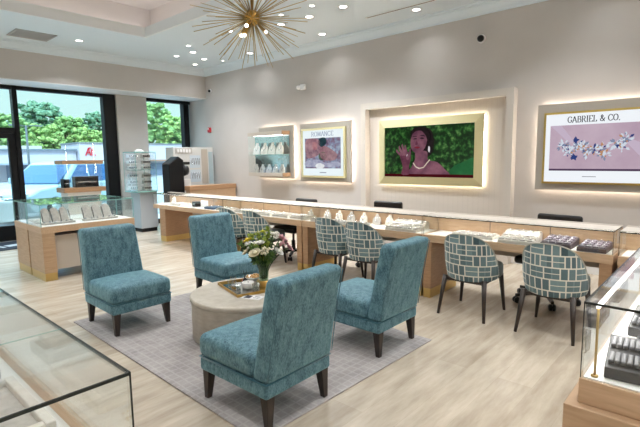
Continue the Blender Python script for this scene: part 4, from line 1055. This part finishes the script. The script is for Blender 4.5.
m = MB(); m.cone((RX0 + 0.045, RY0 + 0.04, 0.654), (RX0 + 0.045, RY0 + 0.04, 0.94), 0.0045, 0.0045, 12); m.cone((RX0 + 0.045, RY0 + 0.04, 0.654), (RX0 + 0.045, RY0 + 0.04, 0.66), 0.013, 0.013, 16)
m.build('light_post', 'brass', rc, True)
B(RX0 + 0.04, RX0 + 0.05, RY0 + 0.03, RY1 - 0.06, 0.926, 0.94).build('led_strip', 'ledw', rc)
case_lamp(rc, RX0 + 0.045, (RY0 + RY1) / 2, 0.922, 0.01, 1.8, 7.0)
ring_tray('ring_tray', 'large charcoal ring tray at the front of the near right case', -0.2, 2.09, 0.655, 0.26, 0.26, 2, 12, M['chars'], M['charp'], 0.1, 0.045, 'charcoal trays in the near right case', 0.045, False)
ring_tray('ring_tray', 'charcoal ring tray further back, at the right edge of the near right case', -0.2, 2.62, 0.655, 0.24, 0.26, 2, 12, M['chars'], M['charp'], 0.0, 0.045, 'charcoal trays in the near right case', 0.04, False)
ring_tray('ring_tray', 'charcoal ring tray in the back half of the near right case', -0.2, 3.15, 0.655, 0.24, 0.26, 2, 12, M['chars'], M['charp'], 0.0, 0.045, 'charcoal trays in the near right case', 0.04, False)
t = thing('bracelet_stand', 'small dark bracelet stand between the charcoal trays of the near right case', 'jewellery display', (-0.2, 2.33, 0.655), 0.3)
MB().soft(-0.06, 0.06, -0.035, 0.035, 0, 0.02, 0.008).build('base', 'chars', t, True)
MB().cone((-0.06, 0, 0.045), (0.06, 0, 0.045), 0.026, 0.026, 20).build('roll', 'chars', t, True)
m = MB()
for x in (-0.025, 0.02): m.lathe([(0.027, -0.005), (0.03, -0.005), (0.03, 0.005), (0.027, 0.005), (0.027, -0.005)], 20)
m.bm.transform(Matrix.Translation((0, 0, 0.045)) @ Matrix.Rotation(PI / 2, 4, 'Y')); m.build('bangle', 'silver', t, True)

# ------------------------------------------------------------------ near left case
lc = thing('showcase', 'near left glass showcase cut off by the lower left corner', 'display case', (0, 0, 0), 0, 'glass showcases on oak cabinets')
LX0, LX1, LY0, LY1 = -3.0, -1.135, -0.12, 0.515
B(LX0, LX1, LY0, LY1, 0.55, 0.65).build('apron', 'woodh', lc, bevel=0.004)
B(LX0 - 0.05, LX1 + 0.05, LY0 - 0.05, LY1 + 0.05, 0.09, 0.55).build('cabinet_body', 'wood', lc, bevel=0.004)
B(LX0 - 0.04, LX1 + 0.04, LY0 - 0.04, LY1 + 0.04, 0, 0.09).build('plinth', 'brass', lc)
B(LX0 + 0.02, LX1 - 0.03, LY0 + 0.02, LY1 - 0.035, 0.65, 0.654).build('deck', 'deck', lc)
glass_box(lc, LX0 + 0.004, LX1 - 0.004, LY0 + 0.004, LY1 - 0.004, 0.651, 0.95, True)
m = MB(); m.box(-1.62, -1.617, LY0 + 0.01, LY1 - 0.01, 0.9505, 0.9515); m.build('glass_joint', 'gedgel', lc)
t = thing('watch_tray', 'white bordered watch tray in the near left case', 'jewellery tray', (-1.75, 0.27, 0.655))
B(-0.21, 0.21, -0.15, 0.15, 0, 0.02).build('tray_base', 'greyp', t)
m = MB(); m.box(-0.23, 0.23, -0.17, -0.14, 0, 0.045).box(-0.23, 0.23, 0.14, 0.17, 0, 0.045).box(-0.23, -0.2, -0.14, 0.14, 0, 0.045).box(0.2, 0.23, -0.14, 0.14, 0, 0.045); m.build('rim', 'cream', t, bevel=0.005)
t = thing('pale_stand', 'pale grey stepped stand in the near left case, left of the watch tray', 'jewellery display', (-2.18, 0.3, 0.655))
B(-0.12, 0.12, -0.12, 0.12, 0, 0.05).build('lower_step', 'greyp', t, bevel=0.006); B(-0.09, 0.09, -0.09, 0.09, 0.05, 0.095).build('upper_step', 'cream', t, bevel=0.006)
t = thing('gold_bracelet', 'gold bracelet lying on the deck at the right end of the near left case', 'bracelet', (-1.43, 0.36, 0.655))
m = MB(); m.tube([(0.045 * math.cos(a * PI / 12), 0.03 * math.sin(a * PI / 12), 0.008) for a in range(25)], 0.007, 8); m.build('chain', 'goldm', t, True)
m = MB()
for k in range(8): m.ball((0.045 * math.cos(k * PI / 4), 0.03 * math.sin(k * PI / 4), 0.012), 0.012, 1)
m.build('charm', 'cream', t, True)

# ------------------------------------------------------------------ flat case by the window (two back to back)
def flat_case(label, x0, x1, fx):
    t = thing('flat_case', label, 'display case', (0, 0, 0), 0, 'flat cases by the entrance')
    y0, y1 = 1.85, 3.05
    B(x0, x1, y0, y1, 0.61, 0.69).build('apron', 'woodh', t, bevel=0.003)
    B(x0 + 0.015, x1 - 0.015, y0 + 0.02, y1 - 0.02, 0.69, 0.694).build('deck', 'deck', t)
    gx = (fx == 1)
    B(x0 + 0.02 if gx else x0, x1 if gx else x1 - 0.02, y0 + 0.005, y0 + 0.15, 0.1, 0.61).build('end_panel', 'wood', t, bevel=0.002)
    B(x0 + 0.02 if gx else x0, x1 if gx else x1 - 0.02, y1 - 0.15, y1 - 0.005, 0.1, 0.61).build('end_panel', 'wood', t, bevel=0.002)
    B(x0 + 0.05, x1 - 0.07, y0 + 0.15, y1 - 0.15, 0.12, 0.56).build('front_panel', 'taupe', t)
    for a, b in ((y0 + 0.007, y0 + 0.148), (y1 - 0.148, y1 - 0.007)): B(x0 + 0.022, x1 - 0.003, a, b, 0, 0.1).build('brass_plinth', 'brass', t)
    glass_box(t, x0 + 0.004, x1 - 0.004, y0 + 0.004, y1 - 0.004, 0.693, 0.975, True, 'gedgel', e=0.008)
flat_case('flat glass display case with oak base behind the left teal chair', -6.885, -6.34, 1)
flat_case('flat glass display case nearest the big window, backing onto another flat case', -7.44, -6.895, 0)
def neck_board(label, x, y, w=0.3):
    t = thing('necklace_board', label, 'jewellery display', (x, y, 0.694), PI / 2, 'necklace boards in the flat case'); t.scale = (1.1, 1.0, 1.2)
    m = MB(); n = 3
    for k in range(n):
        cx = -w / 2 + w * (k + 0.5) / n
        pts = [(cx - w / n * 0.46, -0.06, 0), (cx + w / n * 0.46, -0.06, 0), (cx + w / n * 0.46, 0.02, 0.12)] + [(cx + w / n * 0.46 * math.cos(a * PI / 6), 0.02 + 0.04 * math.sin(a * PI / 6) * 0.5, 0.12 + 0.05 * math.sin(a * PI / 6)) for a in range(1, 6)] + [(cx - w / n * 0.46, 0.02, 0.12)]
        m.prism(pts, (0, 0.025, -0.004))
    m.build('board', 'greyp', t, bevel=0.004)
    g = MB()
    for k in range(n + 1):
        cx = -w / 2 + w * k / n; g.tube([(cx, 0.0, 0.14), (cx + 0.006, -0.03, 0.08), (cx, -0.066, 0.01)], 0.004, 5)
    g.build('necklace', 'chars', t, True)
    B(-w / 2 - 0.03, w / 2 + 0.03, -0.16, -0.07, 0, 0.02).build('tray_base', 'greyp', t, bevel=0.004)
    q = MB()
    for k in range(6): q.ball((-w / 2 + w * k / 5, -0.115, 0.024), 0.012, 1)
    q.build('ring_row', 'silver', t, True)
neck_board('necklace board at the left of the flat case by the window', -6.66, 2.12, 0.3)
neck_board('necklace board at the right of the flat case, above the teal chair', -6.66, 2.66, 0.36)

# ------------------------------------------------------------------ window display stand with two oak shelves
ws = thing('window_stand', 'white display stand with two oak shelves in front of the big window', 'display stand', (-9.15, 3.4, 0))
B(-0.2, 0.2, -0.36, 0.36, 1.45, 1.52).build('top_shelf', 'woodd', ws, bevel=0.003)
B(-0.2, 0.2, -0.36, 0.38, 0.935, 1.02).build('lower_shelf', 'woodd', ws, bevel=0.003)
B(-0.16, 0.16, -0.3, 0.3, 0.0, 0.935).build('pedestal', 'white', ws)
m = MB(); m.box(0.19, 0.195, -0.33, 0.33, 1.02, 1.45).box(-0.195, -0.19, -0.33, 0.33, 1.02, 1.45).box(-0.19, 0.19, -0.335, -0.33, 1.02, 1.45).box(-0.19, 0.19, 0.33, 0.335, 1.02, 1.45); m.build('glass_panel', 'glass', ws)
for nm, lb, y, w, h in (('black_box', 'small black box at the left of the oak window stand', -0.28, 0.1, 0.16), ('black_box', 'long black box on the lower oak shelf of the window stand', 0.08, 0.42, 0.2)):
    t = thing(nm, lb, 'box', (-9.12, 3.4 + y, 1.02), 0, 'black boxes in the window stand'); B(-0.08, 0.08, -w / 2, w / 2, 0, h).build('box_body', 'blackp', t, bevel=0.006)
    B(0.08, 0.083, -w * 0.4, w * 0.4, h * 0.45, h * 0.55).build('drawer_gap', 'silver', t)

# ------------------------------------------------------------------ glass tower with earring racks
tw = thing('glass_tower', 'glass display tower on a grey pedestal between the two windows', 'display case', (-9.36, 4.69, 0))
B(-0.2, 0.2, -0.14, 0.24, 0.08, 0.84).build('pedestal', pmat('pedestal_grey', rgb(178, 184, 190), 0.5), tw)
B(-0.18, 0.18, -0.12, 0.22, 0, 0.08).build('plinth', 'black', tw)
B(-0.27, 0.27, -0.225, 0.225, 0.84, 0.865).build('tower_deck', 'gedgel', tw)
glass_box(tw, -0.27, 0.27, -0.225, 0.225, 0.865, 1.68, True, 'gedgel', 0.008, 0.01)
B(-0.22, 0.22, -0.2, 0.2, 1.3, 1.308).build('glass_shelf', 'gedgel', tw)
MB().lathe([(0.1, 1.681), (0.1, 1.7), (0.05, 1.735), (0.0001, 1.75)], 24).build('light_cap', 'white', tw, True)
for nm, lb, y, mt, pad in (('earring_rack', 'white earring rack in the left half of the glass tower', -0.1, 'white', 'silver'), ('earring_rack', 'beige watch rack in the right half of the glass tower', 0.1, 'greyp', 'legwood')):
    t = thing(nm, lb, 'jewellery display', (-9.24 - 0.22 * (y < 0), 4.69 + y - 0.03, 0.866), 0, 'racks in the glass tower')
    for k in range(6):
        z = 0.02 + k * 0.128
        if k == 3: z += 0.045
        if k > 3: z += 0.03
        if z > 0.72: break
        s = B(-0.06, 0.06, -0.09, 0.09, z, z + 0.012).build('rack_bar', mt, t)
        g = MB(); hh = 0.075
        for q in range(4): g.soft(-0.05, 0.055, -0.085 + q * 0.043, -0.047 + q * 0.043, z + 0.012, z + hh, 0.012, n=1)
        g.build('watch_cushion' if y > 0 else 'earring_card', 'greyp' if y > 0 else 'white', s, True)
        g = MB()
        for q in range(4): g.box(0.056, 0.062, -0.078 + q * 0.043, -0.054 + q * 0.043, z + 0.025, z + 0.06)
        g.build('jewel_row', pad, s)
    B(-0.06, -0.05, -0.01, 0.01, 0, 0.74).build('rack_post', mt, t)

# ------------------------------------------------------------------ black hooded machine and white wall unit at the far corner
bm_ = thing('black_cabinet', 'tall black hooded machine with a round eyepiece by the narrow window', 'machine', (-8.75, 5.17, 0))
m = MB(); m.prism([(-0.2, -0.2, 0.0), (0.16, -0.2, 0.0), (0.16, -0.2, 1.38), (-0.02, -0.2, 1.38), (-0.2, -0.2, 1.3)], (0, 0.02, 0))
m.bm.free(); m = MB()
m.prism([(0.12, -0.22, 0), (0.12, 0.12, 0), (0.12, 0.12, 1.5), (0.12, -0.0, 1.58), (0.12, -0.22, 1.42)], (-0.3, 0, 0)); m.build('housing', 'black', bm_, bevel=0.02, seg=3)
m = MB(); m.cone((0.03, 0.12, 1.28), (0.03, 0.24, 1.28), 0.13, 0.1, 24); m.build('eyepiece', 'blackp', bm_, True)
m = MB(); m.cone((0.03, 0.241, 1.28), (0.03, 0.25, 1.28), 0.055, 0.05, 20); m.build('eyepiece_lens', 'silver', bm_, True)
m = MB(); m.box(-0.05, 0.1, 0.12, 0.28, 1.4, 1.46); m.build('arm', 'blackp', bm_, bevel=0.01)
B(-0.1, 0.08, 0.125, 0.3, 0.0, 1.1).build('white_column', 'white', bm_, bevel=0.02)

wu = thing('wall_unit', 'white jewellery wall unit with lit recesses in the far corner', 'display cabinet', (-9.25, 5.8, 0))
B(-0.2, 0.12, -0.45, 0.58, 0, 1.78).build('carcass', pmat('unit_grey', rgb(214, 214, 212), 0.5), wu, bevel=0.004)
B(0.12, 0.13, -0.4, 0.02, 1.64, 1.76).build('header_panel', 'greyp', wu)
m = MB()
for k in range(5): m.box(0.13, 0.136, -0.36 + k * 0.072, -0.31 + k * 0.072, 1.665, 1.735)
m.build('header_tile', 'white', wu)
recm = pmat('recess_blue', rgb(204, 216, 226), 0.5)
for z in (1.0, 1.32): B(0.121, 0.126, -0.05, 0.22, z, z + 0.28).build('recess', recm, wu)
B(0.121, 0.127, 0.26, 0.42, 0.95, 1.74).build('grey_door', 'taupe', wu)
B(0.121, 0.127, 0.45, 0.56, 0.95, 1.68).build('glass_door', pmat('pale_glass', rgb(176, 196, 204), 0.1), wu)
m = MB()
for z in (1.02, 1.34):
    for k in range(4): m.tube([(0.13, -0.02 + k * 0.06, z + 0.2), (0.134, 0.0 + k * 0.06, z + 0.05), (0.13, 0.025 + k * 0.06, z + 0.2)], 0.006, 5)
m.build('necklace_row', 'silver', wu, True)

# ------------------------------------------------------------------ outside: car park, cars, strip mall, trees
OG = -0.12
g = struct(B(-140, XW - 2.2, -60, 110, OG - 0.15, OG - 0.02).build('car_park_ground', noise_mat('asphalt', rgb(136, 138, 142), rgb(160, 162, 166), 1.5, rough=0.9)), 'pale asphalt car park outside')
struct(B(XW - 2.2, XW - 0.2, -20, 30, OG - 0.15, OG + 0.06).build('sidewalk', pmat('concrete', rgb(206, 204, 198), 0.9)), 'concrete sidewalk outside the windows')
tyre = pmat('tyre', rgb(24, 24, 26), 0.8); autog = pmat('car_glass', rgb(52, 100, 150), 0.3, 0.0, spec=0.25)
def car(name, label, loc, rz, paint, L=4.6, W=1.85, H=1.62, suv=True):     # front = +X
    t = thing(name, label, 'car', loc, rz, 'parked cars')
    hb = 0.98 if suv else 0.86
    k = L / 4.6
    body = [(-2.28, 0.3), (2.2, 0.3), (2.3, 0.5), (2.26, 0.78), (1.9, hb - 0.06), (1.0, hb + 0.03), (-2.2, hb + 0.05), (-2.3, 0.7)]
    MB().prism([(x * k, -W / 2, z) for x, z in body], (0, W, 0)).build('car_body', paint, t, bevel=0.07, seg=4)
    top = [(1.05, hb), (0.3, H - 0.05), (-0.2, H), (-1.7, H - 0.04), (-2.15, hb + 0.3), (-2.2, hb)] if suv else [(0.9, hb), (0.15, H - 0.03), (-0.6, H), (-1.3, H - 0.08), (-2.0, hb)]
    m = MB(); a = [m.bm.verts.new((x * k, -W / 2 * (0.96 if z < hb + 0.05 else 0.8), z)) for x, z in top]; b = [m.bm.verts.new((x * k, W / 2 * (0.96 if z < hb + 0.05 else 0.8), z)) for x, z in top]
    m.bm.faces.new(a); m.bm.faces.new(b[::-1])
    for i in range(len(a)): m.bm.faces.new((a[i], b[i], b[(i + 1) % len(a)], a[(i + 1) % len(a)]))
    m.build('cabin', paint, t, bevel=0.05, seg=3)
    def side(x0, x1, z0, z1, x2, x3):
        for s in (-1, 1):
            y = lambda z: s * (W / 2 * (0.96 - 0.16 * (z - hb) / (H - hb)) + 0.006)
            m = MB(); m.prism([(x0 * k, y(z0), z0), (x1 * k, y(z0), z0), (x3 * k, y(z1), z1), (x2 * k, y(z1), z1)], (0, -s * 0.03, 0)); m.build('side_window', autog, t)
    zt = H - 0.12
    side(-0.1, 0.82, hb + 0.06, zt, -0.1, 0.22); side(-1.15, -0.2, hb + 0.06, zt, -1.1, -0.2)
    if suv: side(-2.05, -1.25, hb + 0.06, zt, -1.75, -1.2)
    fx0, fx1 = top[0], top[1]
    m = MB(); m.prism([((fx0[0] + 0.03) * k, -W * 0.42, fx0[1] + 0.05), ((fx0[0] + 0.03) * k, W * 0.42, fx0[1] + 0.05), ((fx1[0] + 0.03) * k, W * 0.36, fx1[1] - 0.03), ((fx1[0] + 0.03) * k, -W * 0.36, fx1[1] - 0.03)], (-0.03, 0, 0)); m.build('windscreen', autog, t)
    for x in (1.4, -1.4):
        for s in (-1, 1):
            w = MB().cone((x * k, s * (W / 2 - 0.2), 0.34), (x * k, s * (W / 2 + 0.01), 0.34), 0.34, 0.34, 24).build('wheel', tyre, t, True)
            MB().cone((x * k, s * (W / 2 + 0.005), 0.34), (x * k, s * (W / 2 + 0.02), 0.34), 0.21, 0.2, 20).build('hubcap', 'silver', w, True)
    for s in (-1, 1):
        MB().soft(0.6 * k, 0.78 * k, s * (W / 2 + 0.1) - 0.1, s * (W / 2 + 0.1) + 0.1, hb + 0.02, hb + 0.2, 0.04).build('wing_mirror', paint, t, True)
        MB().soft(2.0 * k, 2.3 * k, s * 0.7 - 0.16, s * 0.7 + 0.16, 0.68, 0.84, 0.04).build('headlight', 'silver', t, True)
    B(2.22 * k, 2.31 * k, -0.5, 0.5, 0.42, 0.68).build('grille', tyre, t, bevel=0.01)
    return t
car('suv', 'pale blue silver SUV parked outside behind the oak window stand', (-15.5, 5.2, OG - 0.02), math.radians(-58), pmat('paint_silver_blue', rgb(158, 184, 194), 0.4, 0.1, coat=0.2), 4.7, 1.9, 1.66)
car('sedan', 'white car parked outside, cut off by the left edge behind the glass door', (-13.0, 1.0, OG - 0.02), math.radians(88), pmat('paint_white', rgb(226, 228, 230), 0.3, 0.0, coat=0.5), 4.3, 1.8, 1.36, False)
car('hatchback', 'pale car parked far outside the narrow window', (-22, 16.0, OG - 0.02), math.radians(-90), pmat('paint_pale', rgb(226, 228, 230), 0.3, 0.0, coat=0.5), 4.3, 1.8, 1.5, True)

sb = thing('shop_building', 'long low white strip of shops across the car park', 'building', (-46, 6, OG - 0.02), math.radians(0))
bw_ = pmat('stucco_white', rgb(196, 192, 202), 0.9)
B(-4.5, 0, -30, 10.9, 0, 2.65).build('wall', bw_, sb)
B(-4.6, 0.3, -30.1, 10.89, 2.65, 2.78).build('roof_edge', pmat('flashing', rgb(110, 120, 130), 0.7), sb)
for k in range(7): B(0.0, 0.04, -26 + k * 5.2, -21.4 + k * 5.2, 0.1, 1.45).build('shop_window', pmat('shop_glass', rgb(112, 124, 148), 0.3), sb)
B(-0.05, 1.6, -30, 10.9, 1.42, 1.56).build('awning', pmat('awning_grey', rgb(150, 160, 176), 0.8), sb)
B(-3.5, -1.5, 4.5, 8.5, 2.78, 3.1).build('roof_unit', bw_, sb)
tb = thing('corner_shop', 'taller white shop block with a red sign at the end of the strip', 'building', (-46, 21.0, OG - 0.02))
B(-4, 0.6, -4.0, 14.0, 0, 3.3).build('wall', bw_, tb)
B(-4.1, 0.7, -4.1, 14.1, 3.3, 3.42).build('roof_edge', pmat('flashing2', rgb(120, 124, 130), 0.7), tb)
B(0.6, 0.64, -3.6, 13.6, 0.1, 1.4).build('shop_window', pmat('shop_glass2', rgb(116, 126, 148), 0.3), tb)
B(0.58, 1.4, -4.0, 14.0, 1.55, 1.72).build('awning', pmat('awning_tan', rgb(170, 130, 110), 0.8), tb)
rs = MB()
for a, b in (((-2.85, 2.1), (-2.4, 2.95)), ((-2.4, 2.95), (-2.1, 2.1)), ((-2.7, 2.42), (-2.15, 2.42)), ((-1.95, 2.1), (-1.95, 2.8)), ((-1.95, 2.8), (-1.65, 2.75)), ((-1.5, 2.15), (-1.35, 2.15)), ((-2.4, 2.95), (-2.0, 3.0))):
    p, q = Vector((0.66, a[0], a[1])), Vector((0.66, b[0], b[1])); d = (q - p).normalized(); n_ = Vector((0, -d.z, d.y)) * 0.07
    rs.prism([p + n_, p - n_, q - n_, q + n_], (0.05, 0, 0))
rl = rs.build('red_lettering', pmat('sign_red', rgb(214, 30, 50), 0.5), tb); rl.scale = (1, 0.62, 0.8); rl.location = (0, -1.75, 0.5)
lp = thing('street_lamp', 'tall double armed lamp post in the car park', 'lamp post', (-27, 7.6, OG - 0.02))
MB().cone((0, 0, 0), (0, 0, 3.5), 0.06, 0.05, 12).build('pole', pmat('pole_grey', rgb(90, 98, 104), 0.6), lp, True)
for s in (-1, 1):
    MB().tube([(0, 0, 3.45), (0, s * 0.3, 3.5), (0, s * 0.45, 3.5)], 0.025, 6).build('arm', pmat('arm_grey', rgb(90, 98, 104), 0.6), lp, True)
    B(-0.08, 0.08, s * 0.58 - 0.16, s * 0.58 + 0.16, 3.47, 3.53).build('lamp_head', pmat('head_grey', rgb(110, 118, 124), 0.6), lp)

barkm = pmat('bark', rgb(92, 78, 64), 0.9)
fol = [noise_mat(f'foliage_{k}', rgb(*a), rgb(*b), 3.0, detail=9, rough=0.9, bump=0.4, lo=0.36, hi=0.64) for k, (a, b) in enumerate((((84, 122, 72), (150, 182, 112)), ((72, 110, 90), (122, 158, 124)), ((104, 140, 76), (172, 196, 116))))]
def tree(label, x, y, h, w, k, seed):
    rnd = random.Random(seed); t = thing('tree', label, 'tree', (x, y, OG - 0.02), 0, 'trees beyond the car park')
    MB().cone((0, 0, 0), (0, 0, h * 0.5), 0.3, 0.18, 10).build('trunk', barkm, t, True)
    m = MB()
    h = h * 1.12
    for i in range(420):
        z = rnd.uniform(0.12, 0.93); env = math.sin(PI * min(1, (z * 0.86 + 0.12))) ** 0.6
        a = rnd.random() * 2 * PI; r = w * 0.5 * env * math.sqrt(rnd.random())
        s = h * rnd.uniform(0.022, 0.06)
        m.ball((r * math.cos(a), r * math.sin(a), z * h), s, 1, (1, 1, 0.75))
    for v in m.bm.verts: v.co += Vector((rnd.uniform(-1, 1), rnd.uniform(-1, 1), rnd.uniform(-1, 1))) * h * 0.014
    m.build('crown', fol[k], t)
for i, (lb, x, y, h, w, k) in enumerate((
    ('bright green tree at the left edge, behind the glass door', -62, 15.0, 6.7, 8, 0), ('dark domed tree, tallest in the big window', -66, 20.2, 8.6, 7, 1),
    ('bright tree in front of the tall domed one', -60, 18.6, 5.6, 6, 2), ('green tree right of the domed tree, in the middle of the big window', -62, 22.2, 6.7, 6, 0),
    ('low bright tree dipping before the right side of the big window', -60, 22.9, 5.4, 5, 2), ('dark tree at the right side of the big window', -64, 26.6, 7.6, 6, 1),
    ('pale green tree beside the right jamb of the big window', -61, 25.0, 5.2, 4.5, 2),
    ('leafy tree filling the left of the narrow window', -52, 27.6, 7.9, 7.5, 0), ('bright tree in the middle of the narrow window', -50, 29.6, 6.4, 5.5, 2),
    ('darker tree at the right of the narrow window', -56, 33.5, 6.4, 6, 1), ('dark tree behind the middle of the big window', -72, 27, 6.8, 9, 1), ('dark tree behind the left side of the shops', -72, 17, 6.6, 9, 1),
    ('dark tree behind the narrow window trees', -62, 38.5, 6.4, 7, 1))):
    tree(lb, x, y, h, w, k, 40 + i)

# ------------------------------------------------------------------ sky and light
w = bpy.data.worlds.new('world'); scene.world = w; w.use_nodes = True
nt = w.node_tree; bg = nt.nodes['Background']; L = nt.links.new
tcn = nt.nodes.new('ShaderNodeTexCoord'); sp_ = nt.nodes.new('ShaderNodeSeparateXYZ'); L(tcn.outputs['Generated'], sp_.inputs[0])
crw = nt.nodes.new('ShaderNodeValToRGB')
ce = crw.color_ramp.elements
ce[0].position = 0.0; ce[0].color = (0.300, 0.355, 0.345, 1)
ce[1].position = 0.25; ce[1].color = (0.260, 0.335, 0.345, 1)
for p_, c_ in ((0.5, (1.0, 1.3, 1.6, 1)), (1.0, (1.15, 1.4, 1.75, 1))):
    el = ce.new(p_); el.color = c_
L(sp_.outputs['Z'], crw.inputs[0]); L(crw.outputs[0], bg.inputs[0]); bg.inputs[1].default_value = 2.9
sun = bpy.data.lights.new('sun', 'SUN'); sun.energy = 2.6; sun.angle = math.radians(1.5); sun.color = (1, 0.97, 0.9)
so = bpy.data.objects.new('sun', sun); col.objects.link(so); so.location = (0, 0, 20)
so.rotation_euler = Vector((-0.62, 0.35, -0.75)).to_track_quat('-Z', 'Y').to_euler()

# ------------------------------------------------------------------ camera
f_px, yaw, pitch, roll = 458.361, math.radians(42.11987), math.radians(-6.88885), math.radians(-0.78489)
fwd = Vector((-math.sin(yaw) * math.cos(pitch), math.cos(yaw) * math.cos(pitch), math.sin(pitch)))
r0 = Vector((math.cos(yaw), math.sin(yaw), 0)); u0 = r0.cross(fwd)
r1 = r0 * math.cos(roll) + u0 * math.sin(roll); u1 = -r0 * math.sin(roll) + u0 * math.cos(roll)
cam = bpy.data.cameras.new('camera'); cam.sensor_width = 36; cam.lens = f_px / 640 * 36; cam.clip_start = 0.05; cam.clip_end = 500
co = bpy.data.objects.new('camera', cam); col.objects.link(co)
co.matrix_world = Matrix(((r1.x, u1.x, -fwd.x, 0), (r1.y, u1.y, -fwd.y, 0), (r1.z, u1.z, -fwd.z, 1.5), (0, 0, 0, 1)))
scene.camera = co

vsn = scene.view_settings
scene.display_settings.display_device = 'sRGB'
vsn.view_transform = 'Standard'; vsn.look = 'None'; vsn.gamma = 1.0; vsn.use_curve_mapping = False; vsn.exposure = 0.0
scene.cycles.max_bounces = 10; scene.cycles.transparent_max_bounces = 32; scene.cycles.glossy_bounces = 5; scene.cycles.diffuse_bounces = 6
scene.cycles.sample_clamp_indirect = 6.0; scene.cycles.caustics_reflective = False; scene.cycles.caustics_refractive = False
